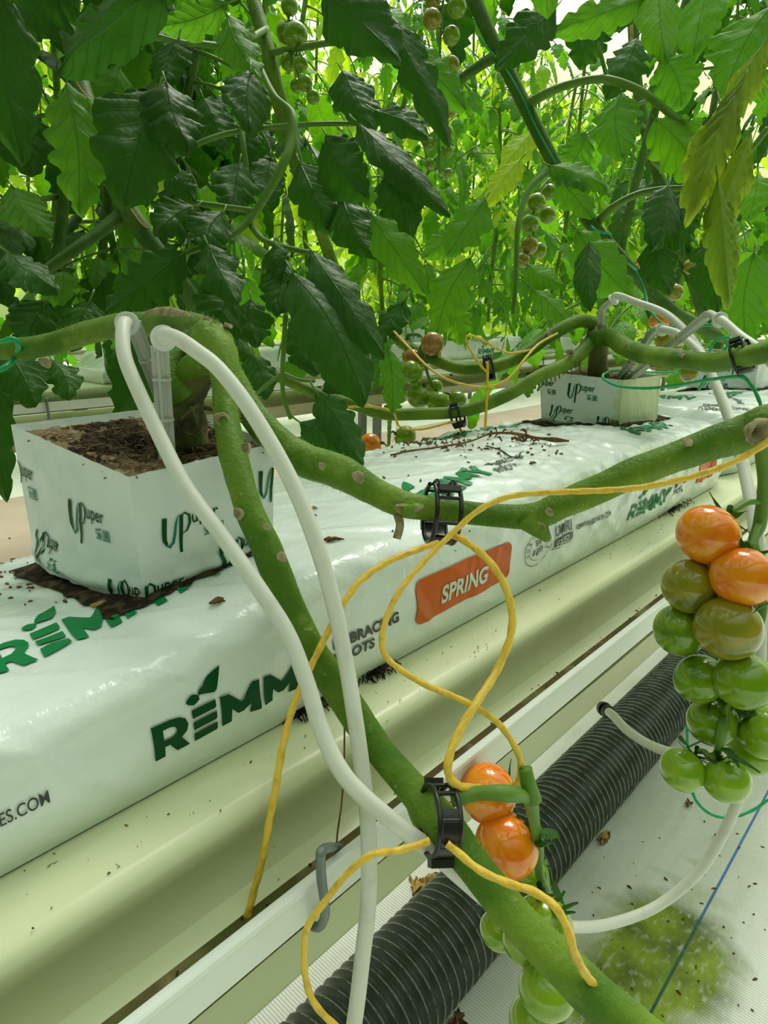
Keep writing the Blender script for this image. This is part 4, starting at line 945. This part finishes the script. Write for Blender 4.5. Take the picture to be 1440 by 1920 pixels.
def slab_pt(S, px, py):
    z = H-.13
    for _ in range(4):
        q = onz(px, py, z); z = S.pos(q.x, S.topa(q.x, q.y)).z
    return Vector((q.x, q.y, z+.0003))
rr_ = random.Random(5)
pts = [slab_pt(S1, rr_.gauss(75, 45), rr_.gauss(1080, 22)) for _ in range(70)]+[slab_pt(S1, rr_.gauss(20, 30), rr_.gauss(1075, 18)) for _ in range(20)]
pts = [p for p in pts if not (.12 < p.x < .24 and .27 < p.y < .4)]
scatter(pts, 'soil_crumbs', M['dry'], 'reddish brown soil crumbs scattered on the slab left of the nearest block', 'crumbs', .0006, .0022, 1)
pts = [slab_pt(S1, rr_.uniform(700, 1060), rr_.gauss(830, 14)) for _ in range(150)]+[slab_pt(S1, rr_.uniform(560, 1000), rr_.uniform(850, 1000)) for _ in range(14)]
scatter([p for p in pts if p.y < .435], 'soil_crumbs', M['dry'], 'brown crumbs scattered along the slab before the torn-wrapped block', 'crumbs', .0008, .0030, 2)
for (px, py, l, lab, n_, m_) in ((400, 1141, .0075, 'small red-brown bark crumb pair on the slab near the white tube', 'bark_piece', 'dry'), (610, 1018, .012, 'dark shredded bark piece on the slab between the two bent stems', 'bark_piece', 'dry'),
        (180, 1138, .011, 'yellowish dry leaf scrap lying on the green lettering by the block', 'dry_scrap', 'straw'), (585, 957, .004, 'tiny curled tan bit on the bare slab right of the nearest block', 'dry_scrap', 'straw'), (996, 866, .006, 'flat red-brown chip beside the small black lettering on the slab', 'bark_piece', 'dry')):
    c = slab_pt(S1, px, py); b = MB(); rnd = random.Random(px)
    for k in range(5):
        a = rnd.uniform(-.4, .4); p0 = c+Vector((rnd.uniform(-.3, 0)*l, rnd.uniform(-.2, .2)*l, .0008)); d = (XA*cos(a)-YA*sin(a)); d = Vector((cos(a-.3), sin(a-.3), 0))
        b.tube([p0, p0+d*l*.5+Vector((0, 0, .0010)), p0+d*l*rnd.uniform(.7, 1)], [.0004, .0011, .0003], 6, flat=.5)
    tag(b.build(n_, M[m_], loc=c), lab, 'plant debris')
c = slab_pt(S1, 235, 815)+Vector((0, 0, 0)); c = onz(238, 818, H-.076); b = MB()
b.grid(12, 8, lambda i, j: c+Vector(((i/11-.5)*.016, (j/7-.5)*.012*sin(pi*(i+.8)/12.6), .003+.0025*sin(i*1.3+j)+.0015*cos(j*1.9))))
tag(b.build('dry_leaf', M['straw'], loc=c), 'crumpled tan dead leaf lying on the dark soil of the nearest block', 'plant debris')
# dried vine remains on the slab
root = empty('dried_vine', slab_pt(S1, 900, 835), 'dried brown vine remains lying across the slab in front of the torn-wrapped block', 'dried vine')
sp_ = [slab_pt(S1, x, y)+Vector((0, 0, h)) for x, y, h in ((732, 856, .001), (770, 850, .002), (830, 842, .002), (880, 835, .003), (920, 822, .004), (960, 822, .004), (1000, 828, .004), (1035, 836, .004), (1066, 833, .003))]
b = MB(); b.tube(spline(sp_, 10), lambda t: .0009+.0010*ss(.35, .9, t)*(1+.5*sin(t*30))*(1-.7*ss(.93, 1, t)), 8, flat=.7); b.build('vine_stalk', M['dry'], root)
b = MB(); rnd = random.Random(8)
for k in range(46):
    x = rnd.choice([rnd.uniform(760, 880), rnd.uniform(915, 1000)]); y = 838+rnd.gauss(0, 5) if x < 900 else 826+rnd.gauss(0, 7)
    p0 = slab_pt(S1, x, y)+Vector((0, 0, .002)); d = Vector((rnd.uniform(-1, 1), rnd.uniform(-1, 1), rnd.uniform(0, .5)))*.007
    b.tube([p0, p0+d*.5+Vector((0, 0, .002)), p0+d], [.0006, .0015, .0005], 5, flat=.5)
b.build('shrivelled_leaves', M['dry'], root)
b = MB(); b.tube(spline([slab_pt(S1, x, y)+Vector((0, 0, .0006)) for x, y in ((912, 838), (940, 848), (957, 858), (972, 858), (975, 850), (981, 848))], 6), .0007, 6)
tag(b.build('root_strand', M['pipe'], loc=slab_pt(S1, 912, 838)), 'thin dark curled strand on the slab above the small black lettering', 'strand')
# root tufts under the slab
for px, py, lab in ((610, 1345, 'dark root tuft creeping out under the slab behind the bent stem'), (715, 1262, 'small root tuft under the slab edge below the black lettering'), (1268, 958, 'root tuft under the far end of the nearest slab')):
    q = onz(px, py, H-.1975); b = MB(); rnd = random.Random(px)
    for k in range(46):
        p0 = Vector((q.x+rnd.gauss(0, .006 if px < 1000 else .02), .229+rnd.uniform(-.001, .002), H-.1965+rnd.uniform(0, .0035)))
        d = Vector((rnd.gauss(0, .006), -rnd.uniform(.002, .010), 0)); e_ = p0+d; e_.z = H-.1972
        b.tube(spline([p0, (p0+e_)/2+Vector((rnd.gauss(0, .002), 0, .0012)), e_], 3), .00035, 5)
    b.box((q.x, .2285, H-.196), (.03 if px < 700 else .014, .003, .004))
    tag(b.build('root_tuft', M['soil'], loc=(q.x, .228, H-.197)), lab, 'roots', kind=None)
pts = [Vector((rr_.uniform(.03, .75), rr_.uniform(.197, .226), H-.1975)) for _ in range(120)]
scatter(pts, 'grit', M['dry'], 'fine dark grit specks on the gutter ledge beneath the slab', 'grit', .0003, .0010, 3)
pts = [Vector((rr_.uniform(.03, .9), rr_.uniform(.173, .189), H-.2415)) for _ in range(160)]
scatter(pts, 'grit', M['soil'], 'dark dirt specks in the groove behind the white lip', 'grit', .0004, .0016, 4)
pts = [onz(rr_.uniform(1000, 1440), rr_.uniform(1540, 1915), .0003) for _ in range(60)]+[onz(x, y, .0003) for x, y in ((1310, 1840), (1300, 1640), (1385, 1645), (1350, 1605))]
scatter(pts, 'floor_litter', M['dry'], 'small brown flecks scattered over the white floor at lower right', 'litter', .0014, .0042, 5)
for px, py, l, lab, mk in ((1135, 1570, .020, 'withered greenish leaf bit on the floor beside the black pipe', 'straw'), (1292, 1506, .012, 'small brown leaf bit on the floor under the hanging truss', 'dry'), (860, 1915, .02, 'crumpled brown leaf bit at the bottom edge by the pipe', 'dry'), (780, 1670, .030, 'orange-yellow dried petals on the floor left of the pipe', 'straw'), (808, 1650, .03, 'pale yellow dried petals caught between gutter and pipe', 'straw'), (1352, 1572, .014, 'dried scrap stuck beside the looping white tube', 'dry')):
    c = onz(px, py, .004); b = MB(); rnd = random.Random(px)
    for k in range(4):
        a = rnd.uniform(0, 6.28); w = l*.35; ph = rnd.uniform(0, 6); o_ = Vector((rnd.uniform(-.3, .3)*l, rnd.uniform(-.2, .2)*l, 0))
        b.grid(8, 4, lambda i, j: c+o_+Vector((cos(a), sin(a), 0))*(i/7-.5)*l+Vector((-sin(a), cos(a), 0))*(j/3-.5)*w*sin(pi*(i+.6)/8.2)+Vector((0, 0, .12*l*(sin(i*1.1+ph)+cos(j*1.7+ph))+.001)))
    tag(b.build('fallen_scrap', M[mk], loc=c), lab, 'plant debris')
# ------------------------------------------------------------------ leaves
def leaflet(b, base, tip, width, nrm, seed, bend=.12, cup=.10, rows=36, cols=9, teeth=6, amp=.20, mi=0, rip=.05):
    ax = tip-base; L_ = ax.length; axn = ax/L_; nrm = (nrm-axn*nrm.dot(axn)).normalized(); sd = axn.cross(nrm); rnd = random.Random(seed)
    phl, phr = rnd.random(), rnd.random(); skew = rnd.uniform(-.12, .12); tw = rnd.uniform(-.35, .35)
    hc = (cols-1)//2
    def f(i, j):
        t = i/(rows-1); u = (j-hc)/hc; au = abs(u); ph = phl if u < 0 else phr
        x = t*teeth+ph; fr_ = x % 1; big = 1+.5*sin(int(x)*2.4+seed)
        sh = max(.0, t)**.50*max(0, 1-t)**.78/.44
        w = width/2*sh*(1-amp*1.25*big*(.5+.5*cos(2*pi*fr_**.8))*(1 if .04 < t < .97 else 0))
        tt = min(1, t+.06*au*(1-t))
        zz = -4*bend*L_*(tt*tt*.5-.12*tt)+cup*width*(au**1.4)*-1
        zz += rip*width*au*sin(2*pi*7*(t-.22*au)+seed)*.5+.05*width*fbm(t*3+seed, u*1.5, seed*.7, 2)
        th = tw*t
        return base+axn*L_*tt+sd*(u*w*cos(th*.6)+skew*width*sin(pi*t))+nrm*(zz+u*w*sin(th))
    b.grid(rows, cols, f, uv=lambda i, j: (j/(cols-1), i/(rows-1)), mi=mi)
def compound(seed, rows=20, cols=5):
    """compound tomato leaf, grows along +X and droops"""
    rnd = random.Random(seed); b = MB(); L_ = rnd.uniform(.30, .38); dr = rnd.uniform(.55, 1.15)
    def rp(t): return Vector((L_*(t-.22*dr*t*t), .03*sin(t*3+seed), .10*L_*t-dr*L_*.62*t*t))
    pts = [rp(i/12) for i in range(13)]; b.tube(pts, lambda t: .0030*(1-.7*t)+.0006, 6, mi=1)
    k = 0
    for t, s_ in ((.34, .62), (.40, .28), (.56, .85), (.63, .30), (.78, .95), (.85, .3)):
        for side in (-1, 1):
            if s_ < .4 and rnd.random() < .35: continue
            p = rp(t+rnd.uniform(-.02, .02)); tg = (rp(t+.02)-rp(t-.02)).normalized(); sd = tg.cross(Vector((0, 0, 1))).normalized()*side
            d = (sd*rnd.uniform(.8, 1.1)+tg*rnd.uniform(.35, .7)+Vector((0, 0, -rnd.uniform(.25, .95)))).normalized()
            l = rnd.uniform(.085, .115)*s_; ps = p+d*l*.22; b.tube([p, (p+ps)/2, ps], .0010, 5, mi=1)
            nn = (Vector((0, 0, 1))+sd*rnd.uniform(-.2, .6)+tg*rnd.uniform(-.3, .3))
            leaflet(b, ps, ps+d*l, l*rnd.uniform(.55, .72), nn, seed*31+k, rnd.uniform(.08, .24), rnd.uniform(-.05, .22), rows, cols, 4, .22); k += 1
    p = rp(1); tg = (rp(1)-rp(.95)).normalized(); l = rnd.uniform(.11, .14)
    leaflet(b, p, p+tg*l, l*.7, Vector((.4, 0, 1)), seed*31+77, .15, .12, rows, cols, 5, .24)
    return b
LV = {}
for mk in 'ABC':
    for i in range(7):
        o = compound(i+1).build('leaf', [M['leaf'+mk], M['petiole']]); LV[mk, i] = o.data; bpy.data.objects.remove(o)
def put_leaf(parent, p, yaw, pitch, roll, sc, mk, i):
    o = bpy.data.objects.new('leaf', LV[mk, i]); COL.objects.link(o); o.parent = parent; o.location = p-parent.location
    o.rotation_euler = (roll, pitch, yaw); o.scale = (sc, sc, sc); return o
def hero(parent, bx, by, tx, ty, w, d0, d1, mk, seed, bend=.06, cup=.10, tilt=None, amp=.20, teeth=6):
    base, tip = P(bx, by, d0), P(tx, ty, d1); rnd = random.Random(seed)
    wd = w*(d0+d1)/2/F; v = -((base+tip)/2-Vector((0, 0, H))).normalized()
    n_ = v+Vector((0, 0, .35))+Vector((rnd.uniform(-.35, .35), rnd.uniform(-.35, .35), rnd.uniform(-.1, .35)))
    b = MB(); leaflet(b, base, tip, wd*1.12, n_, seed, bend, cup, 44, 11, teeth, amp, rip=.05 if mk != 'Y' else .35)
    ax = (base-tip).normalized(); b.tube([base+ax*.010+Vector((0, 0, .001)), base+ax*.005, base, base-ax*.01], [.0011, .0010, .0009, .0005], 6, mi=1)
    return b.build('leaf', [M['leaf'+mk], M['petiole']], parent)
V1 = empty('tomato_vine', P(275, 445, .82), 'thick tomato vine at upper left with a thin orange string along its stem, dark leaves', 'tomato vine')
V2 = empty('tomato_vine', P(560, 300, .86), 'leafy tomato vine at upper centre-left behind the small green truss', 'tomato vine')
V3 = empty('tomato_vine', P(1100, 400, .92), 'slanting tomato vine right of centre with bright green string spiralling on its stem', 'tomato vine')
V4 = empty('tomato_vine', P(1230, 330, 1.25), 'tomato vine at upper right with yellow curled leaves hanging at the picture edge', 'tomato vine')
stem('stem', [P(90, -120, .86), P(118, 0, .84), P(145, 130, .83), (P(168, 215, .82)), P(205, 310, .82), P(235, 385, .82), P(275, 445, .82), P(330, 520, .84), P(380, 590, .9)], [.0115, .0115, .0118, .0135, .0115, .0120, .0110, .011], V1, 21, M['stem2'], hairs=300)
stem('side_stem', [P(225, 405, .82), P(180, 440, .80), P(130, 475, .78), P(92, 502, .77), P(40, 540, .76)], [.0085, .0070, .0062, .006], V1, 22, M['stem2'], seg=12)
stem('leaf_stalk', [P(172, 210, .82), P(205, 212, .80), P(240, 195, .78), P(300, 150, .75)], [.0080, .0060, .005, .004], V1, 23, M['stem2'], seg=12)
scar(P(182, 200, .805), TC+Vector((0, 0, .5)), .008, V1)
stem('stem', [P(455, -80, .90), P(478, 10, .89), P(500, 85, .88), P(515, 150, .88), P(535, 230, .90), P(560, 320, .93), P(600, 430, 1.0), P(640, 540, 1.05)], [.0095, .0095, .0105, .0095, .009], V2, 24, M['stem'])
stem('leaf_stalk', [P(505, 100, .88), P(560, 90, .80), P(620, 80, .75), P(680, 78, .72)], [.0045, .0036, .003], V2, 25, M['petiole'], seg=10)
stem('leaf_stalk', [P(500, 55, .88), P(440, 85, .80), P(370, 82, .76), P(330, 78, .74), P(250, 55, .72)], [.0045, .0036, .003], V2, 26, M['petiole'], seg=10)
stem('leaf_stalk', [P(490, 130, .80), P(515, 180, .76), P(548, 215, .74), P(545, 265, .73), P(530, 310, .72), P(500, 365, .72), P(472, 405, .72), P(440, 438, .71), P(390, 460, .70), P(330, 480, .69)], [.0034, .0038, .0052, .0050, .0046, .0044, .0040, .0036, .003], V2, 27, M['petiole'], seg=10)
stem('leaf_stalk', [P(472, 425, .72), P(495, 450, .70), P(540, 465, .68), P(590, 475, .66)], [.0034, .0030, .0026], V2, 28, M['petiole'], seg=10)
stem('leaf_stalk', [P(295, 312, .76), P(360, 275, .76), P(430, 250, .77), P(520, 238, .78), P(600, 232, .79), (P(680, 232, .80))], [.0026, .0032, .0034, .0030, .0024], V2, 29, M['petiole'], seg=10)
stem('leaf_stalk', [P(452, 225, .77), P(456, 270, .76), P(462, 315, .76)], [.0036, .0034, .003], V2, 30, M['petiole'], seg=10)
stem('leaf_stalk', [P(340, 378, .72), P(400, 385, .72), P(475, 395, .72)], [.0034, .0032, .003], V2, 31, M['petiole'], seg=10)
stem('leaf_stalk', [P(535, 590, .60), P(533, 640, .60), P(530, 700, .60), P(532, 745, .60), P(545, 785, .61)], [.0022, .0022, .002], V2, 32, M['petiole'], seg=8)
stem('leaf_stalk', [P(530, 700, .60), P(505, 718, .60), P(478, 740, .60)], [.0018, .0016], V2, 33, M['petiole'], seg=8)
stem('leaf_stalk', [P(530, 700, .60), P(560, 712, .60), P(590, 715, .61)], [.0018, .0016], V2, 33, M['petiole'], seg=8)
stem('stem', [P(830, -130, .95), P(885, -10, .93), P(935, 100, .92), P(985, 200, .92), P(1035, 300, .92), P(1090, 395, .92), P(1150, 470, .93), P(1210, 535, .94), P(1262, 585, .95), P(1330, 622, .97), P(1400, 645, 1.0), P(1500, 670, 1.05)],
     [.0100, .0098, .0094, .0096, .0094, .0092, .0094, .0088, .0090, .0085], V3, 34, M['stem2'], hairs=200)
stem('leaf_stalk', [P(988, 197, .92), P(1020, 178, .90), P(1070, 158, .88), P(1130, 148, .86), P(1190, 165, .85), P(1235, 195, .84), P(1275, 230, .83), P(1320, 270, .82)], [.0070, .0058, .0050, .0050, .0048, .0046, .004], V3, 35, M['petiole'], seg=12)
stem('leaf_stalk', [P(925, 108, .92), P(890, 130, .92), P(850, 160, .93), P(820, 192, .95)], [.0075, .0062, .005], V3, 36, M['stem2'], seg=12)
stem('leaf_stalk', [P(1125, 412, .92), P(1150, 388, .90), P(1190, 366, .89), P(1240, 355, .88), P(1300, 352, .87)], [.0060, .0048, .0042, .0036], V3, 37, M['petiole'], seg=12)
stem('leaf_stalk', [P(1040, 312, .92), P(1000, 345, .90), P(980, 385, .89), P(970, 440, .88), P(968, 520, .88), P(962, 590, .88)], [.004, .0042, .0040, .0034, .003], V3, 38, M['petiole'], seg=10)
stem('leaf_stalk', [P(1138, 145, .86), P(1130, 115, .86), P(1120, 80, .85)], [.003, .0026], V3, 39, M['petiole'], seg=8)
string([P(895, 70, .905)+TC*.004, P(915, 92, .905), P(945, 125, .905), P(975, 175, .905), P(1003, 235, .905), P(1030, 285, .905), P(1042, 305, .905)], .0011, g_, 'thin bright green string running down the slanting vine stem')
for k, (x0_, y0_, x1_, y1_) in enumerate(((1098, 392, 1112, 405), (1112, 425, 1142, 440), (1160, 484, 1190, 500))):
    pass
string([P(1085, 380, .905), P(1100, 396, .903), P(1112, 398, .91), P(1105, 410, .93), P(1112, 428, .905), P(1130, 436, .903), P(1143, 438, .91), P(1146, 455, .935), P(1158, 482, .915), P(1175, 492, .91), P(1190, 505, .92), P(1196, 520, .93)], .0016, g_, 'green string wound in turns round the middle of the slanting vine')
string([P(130, 130, .815), P(150, 165, .812), P(172, 195, .81), P(178, 230, .82)], .0011, M['straw'], 'thin orange-brown string lying along the upper part of the left vine')
string([P(188, 300, .82), P(200, 335, .808), P(220, 362, .806), P(240, 385, .806), P(262, 415, .806), P(276, 428, .81)], .0011, M['straw'], 'thin orange-brown string lying along the lower part of the left vine')
stem('stem', [P(1175, -80, 1.3), P(1187, 40, 1.3), P(1192, 130, 1.3), P(1205, 220, 1.3), P(1225, 300, 1.3), P(1245, 370, 1.32), P(1280, 480, 1.35), P(1320, 600, 1.4)], [.0105, .0105, .010, .0095], V4, 40, M['stem2'])
stem('leaf_stalk', [P(1440, 240, .75), P(1405, 285, .76), P(1370, 320, .77), P(1340, 350, .78)], [.0034, .003], V4, 41, M['petiole'], seg=8)
string([P(1180, 0, 1.28), P(1184, 50, 1.28), P(1184, 100, 1.28), P(1186, 112, 1.28)], .003, M['straw'], 'pale orange twine along the upright stem at upper right')
HE = [ # bx,by,tx,ty,w,d0,d1,mat,vine
 (315, -25, 90, 130, 125, .55, .60, 'A', 1), (10, -20, 45, 300, 125, .60, .62, 'A', 1), (125, 150, 140, 385, 115, .72, .70, 'B', 1), (300, 160, 240, 370, 165, .66, .62, 'A', 1), (310, 150, 355, 270, 120, .66, .64, 'A', 1),
 (470, 130, 472, 235, 98, .66, .63, 'A', 2), (430, 5, 300, 45, 66, .72, .70, 'B', 2), (425, 25, 482, 130, 80, .74, .70, 'B', 2), (335, 70, 312, 148, 80, .70, .68, 'A', 2), (310, 312, 362, 368, 54, .72, .70, 'A', 2),
 (370, 385, 300, 430, 90, .70, .66, 'A', 2), (420, 395, 390, 460, 86, .70, .66, 'A', 2), (388, 455, 440, 555, 84, .66, .62, 'A', 2), (515, 455, 520, 512, 58, .66, .64, 'A', 2), (540, 490, 520, 580, 80, .66, .63, 'A', 2),
 (545, 505, 690, 735, 135, .60, .55, 'A', 2), (580, 465, 722, 650, 84, .62, .56, 'A', 2), (350, 470, 190, 585, 105, .68, .66, 'A', 1), (430, 530, 380, 620, 110, .68, .64, 'A', 2), (10, 470, 105, 535, 90, .66, .64, 'A', 1),
 (20, 345, 90, 430, 90, .8, .78, 'B', 1), (600, -20, 738, 95, 120, .64, .60, 'A', 2), (720, 20, 838, 252, 74, .66, .62, 'A', 2), (745, 80, 868, 190, 78, .74, .70, 'B', 2), (700, 205, 800, 250, 70, .74, .72, 'A', 2),
 (665, 225, 848, 380, 72, .72, .66, 'A', 2), (730, 310, 768, 435, 90, .70, .68, 'A', 2), (695, 400, 792, 540, 76, .68, .64, 'B', 2), (1045, 10, 943, 112, 84, .84, .80, 'A', 3), (1215, -5, 1030, 52, 66, .86, .84, 'B', 3),
 (1235, -30, 1252, 100, 84, .86, .82, 'B', 3), (1240, 105, 1275, 195, 92, .84, .82, 'B', 3), (1450, 10, 1365, 165, 130, .80, .78, 'B', 4), (1450, 55, 1340, 245, 56, .66, .66, 'Y', 4), (1395, 150, 1305, 380, 84, .66, .66, 'Y', 4),
 (1345, 330, 1368, 560, 62, .66, .65, 'Y', 4), (1410, 240, 1335, 420, 66, .68, .67, 'Y', 4), (1165, 170, 1168, 282, 92, .86, .82, 'B', 3), (980, 295, 912, 380, 52, 1.0, .98, 'C', 3), (1005, 240, 938, 318, 56, 1.1, 1.08, 'C', 3),
 (1255, 345, 1232, 455, 80, .84, .80, 'A', 3), (1290, 355, 1275, 460, 66, .84, .82, 'A', 3), (912, 370, 840, 468, 84, .86, .84, 'B', 3), (850, 430, 790, 480, 52, 1.0, 1.0, 'B', 3), (885, 480, 818, 620, 84, .84, .82, 'B', 3),
 (1105, 450, 1107, 572, 50, .80, .76, 'A', 3), (1080, 430, 1185, 555, 88, .84, .80, 'B', 3), (1345, 425, 1352, 580, 84, .80, .78, 'A', 4), (1415, 470, 1400, 645, 88, .74, .72, 'B', 4), (1225, 220, 1310, 330, 100, .84, .80, 'B', 3),
 (1420, 325, 1400, 405, 64, .9, .88, 'B', 4), (985, 495, 1058, 530, 54, .84, .82, 'B', 3), (995, 540, 1078, 618, 56, .84, .80, 'B', 3), (1030, 310, 1138, 345, 66, .84, .80, 'B', 3), (1040, 330, 1105, 402, 60, .84, .80, 'B', 3),
 (1225, 445, 1258, 545, 68, .84, .82, 'A', 3), (5, 650, 62, 752, 96, .58, .56, 'A', 1), (95, 672, 128, 740, 66, .60, .58, 'A', 1), (-10, 690, 12, 935, 66, .58, .56, 'A', 1), (590, 730, 675, 862, 70, .58, .54, 'A', 2),
 (560, 790, 660, 858, 66, .58, .55, 'A', 2), (728, 650, 736, 770, 48, .62, .60, 'B', 2), (840, 560, 860, 640, 60, .95, .92, 'B', 3), (30, 190, 60, 320, 110, .85, .85, 'A', 1), (640, 360, 700, 470, 90, .8, .76, 'A', 2),
 (610, 250, 680, 360, 100, .80, .76, 'A', 2), (560, 300, 610, 420, 90, .82, .78, 'A', 2), (450, 300, 430, 390, 90, .84, .80, 'A', 2), (380, 180, 420, 270, 80, .86, .84, 'A', 2), (170, 560, 130, 650, 90, .66, .64, 'A', 1),
 (90, 560, 40, 650, 90, .70, .68, 'A', 1), (250, 520, 290, 600, 90, .72, .70, 'A', 1), (470, 560, 480, 640, 90, .74, .72, 'A', 2), (560, 590, 590, 690, 84, .70, .66, 'A', 2), (1100, 245, 1050, 330, 70, 1.1, 1.1, 'B', 3),
 (640, 130, 700, 230, 90, .78, .76, 'A', 2), (760, 560, 700, 640, 60, .8, .78, 'A', 2), (225, 120, 200, 250, 90, .9, .88, 'B', 1), (60, 610, 30, 560, 70, .7, .7, 'A', 1),
 (130, -30, 40, 60, 130, .7, .68, 'A', 1), (1330, -30, 1300, 90, 90, 1.0, .98, 'B', 4), (1400, 560, 1380, 640, 80, .9, .9, 'B', 4), (1130, 30, 1090, 120, 80, 1.0, 1.0, 'A', 3), (1390, 165, 1440, 130, 90, .86, .84, 'B', 4),
 (540, 820, 620, 880, 80, .60, .58, 'A', 2), (470, 660, 500, 740, 60, .64, .62, 'A', 2), (640, 700, 600, 790, 50, .72, .70, 'A', 2), (420, 650, 455, 745, 55, .72, .70, 'B', 1)]
VV = {1: V1, 2: V2, 3: V3, 4: V4}
for k, h in enumerate(HE):
    y_ = h[7] == 'Y'
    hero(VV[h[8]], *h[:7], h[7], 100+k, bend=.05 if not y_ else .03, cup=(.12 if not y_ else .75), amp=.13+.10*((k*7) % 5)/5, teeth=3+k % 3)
# broader canopy: vines of the front row above and beyond, then the rows behind
def vine(x, y, z0, z1, n, lean, mats, label, group, seed, spread=.5, sc=1.0, stemm='stem2', yawf=None, low=None):
    rnd = random.Random(seed); root = empty('tomato_vine', Vector((x, y, z0)), label, 'tomato vine', group)
    pts = [Vector((x+lean*t*(z1-z0)+.03*sin(t*5+seed), y+.04*sin(t*4+seed*2), z0+(z1-z0)*t)) for t in [i/7 for i in range(8)]]
    b = MB(); b.tube(spline(pts, 4), .0085, 8); b.build('stem', M[stemm], root)
    for k in range(n):
        t = (k+rnd.random())/n; p = lerpl(pts, t); yaw = rnd.uniform(0, 2*pi) if yawf is None else yawf(rnd)
        put_leaf(root, p, yaw, rnd.uniform(-.25, .45), rnd.uniform(-.3, .3), sc*rnd.uniform(.75, 1.12), rnd.choice(mats), rnd.randrange(7))
    return root
rv = random.Random(77)
for k, (x, y) in enumerate([(-.25, 1.0), (.15, 1.12), (.42, 1.0), (.6, 1.3), (.0, 1.4), (.35, 1.35), (.70, 1.15), (.85, 1.38)]):
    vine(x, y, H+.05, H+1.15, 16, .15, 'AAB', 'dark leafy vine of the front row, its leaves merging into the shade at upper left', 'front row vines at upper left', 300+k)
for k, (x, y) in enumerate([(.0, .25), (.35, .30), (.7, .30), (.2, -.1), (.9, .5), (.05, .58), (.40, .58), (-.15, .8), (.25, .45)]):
    vine(x, y, H+.56, H+1.4, 11, .15, 'AB', 'front row vine added out of view overhead to darken the leaves and slab', 'front row vines added overhead for shade', 330+k)  # unseen vines above the frame, put in to shade the upper left
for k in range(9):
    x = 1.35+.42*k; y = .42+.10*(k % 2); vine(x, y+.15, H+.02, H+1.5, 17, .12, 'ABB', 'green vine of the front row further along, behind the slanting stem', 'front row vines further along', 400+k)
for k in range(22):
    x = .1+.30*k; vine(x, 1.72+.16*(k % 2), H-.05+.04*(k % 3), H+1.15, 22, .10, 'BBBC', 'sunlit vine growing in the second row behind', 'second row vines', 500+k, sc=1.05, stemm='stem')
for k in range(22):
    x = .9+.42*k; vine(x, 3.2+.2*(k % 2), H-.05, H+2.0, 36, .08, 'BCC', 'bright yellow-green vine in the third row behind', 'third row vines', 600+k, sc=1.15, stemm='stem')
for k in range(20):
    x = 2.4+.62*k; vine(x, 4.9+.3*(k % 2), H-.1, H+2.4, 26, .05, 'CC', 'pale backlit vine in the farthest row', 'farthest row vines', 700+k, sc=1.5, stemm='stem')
# row-2 slabs, blocks and tubes glimpsed through the foliage
def far_slab(x0, x1, y0, seed, label, dz=0):
    S_ = Slab(x0, x1, y0, y0+.205, lambda x: H-.13+.006*ss(x0, x0+.06, x), H-.1975, seed, (True, True)); r_ = S_.build(label)
    for xx in (x0+.10, x0+.6):
        put(logo_bm(), front(S_, xx, .018, .030, .022), 'green_logo', M['green_ink'], r_)
        put(logo_bm(), top(S_, xx, y0+.06, .03, .03), 'green_logo', M['green_ink'], r_)
    return S_
for k, (x0, lab) in enumerate(((.80, 'white slab on the second-row gutter, seen at left above the nearest block'), (1.86, 'white slab on the second-row gutter, glimpsed behind the hanging dark leaves'), (2.92, 'white slab far along the second-row gutter, behind the torn-wrapped block'))):
    far_slab(x0, x0+1.02, 1.70, 20+k, lab)
for k, (x0, lab) in enumerate(((1.12, 'white root block on the second-row slab at left, half hidden by leaves'), (2.05, 'white root block on the second row behind the brownish tomatoes'), (3.3, 'white root block on the second row behind the right block'))):
    z0 = H-.128; B_ = Block([(x0, 1.745, z0+.062), (x0, 1.85, z0+.062), (x0+.1, 1.85, z0+.062), (x0+.1, 1.745, z0+.062)], [(x0, 1.745, z0), (x0, 1.85, z0), (x0+.1, 1.85, z0), (x0+.1, 1.745, z0)], 30+k)
    B_.build(lab); B_.printing([(3, .8, .3, .02, True), (0, .8, .3, .02, True)])
exec_end = 1
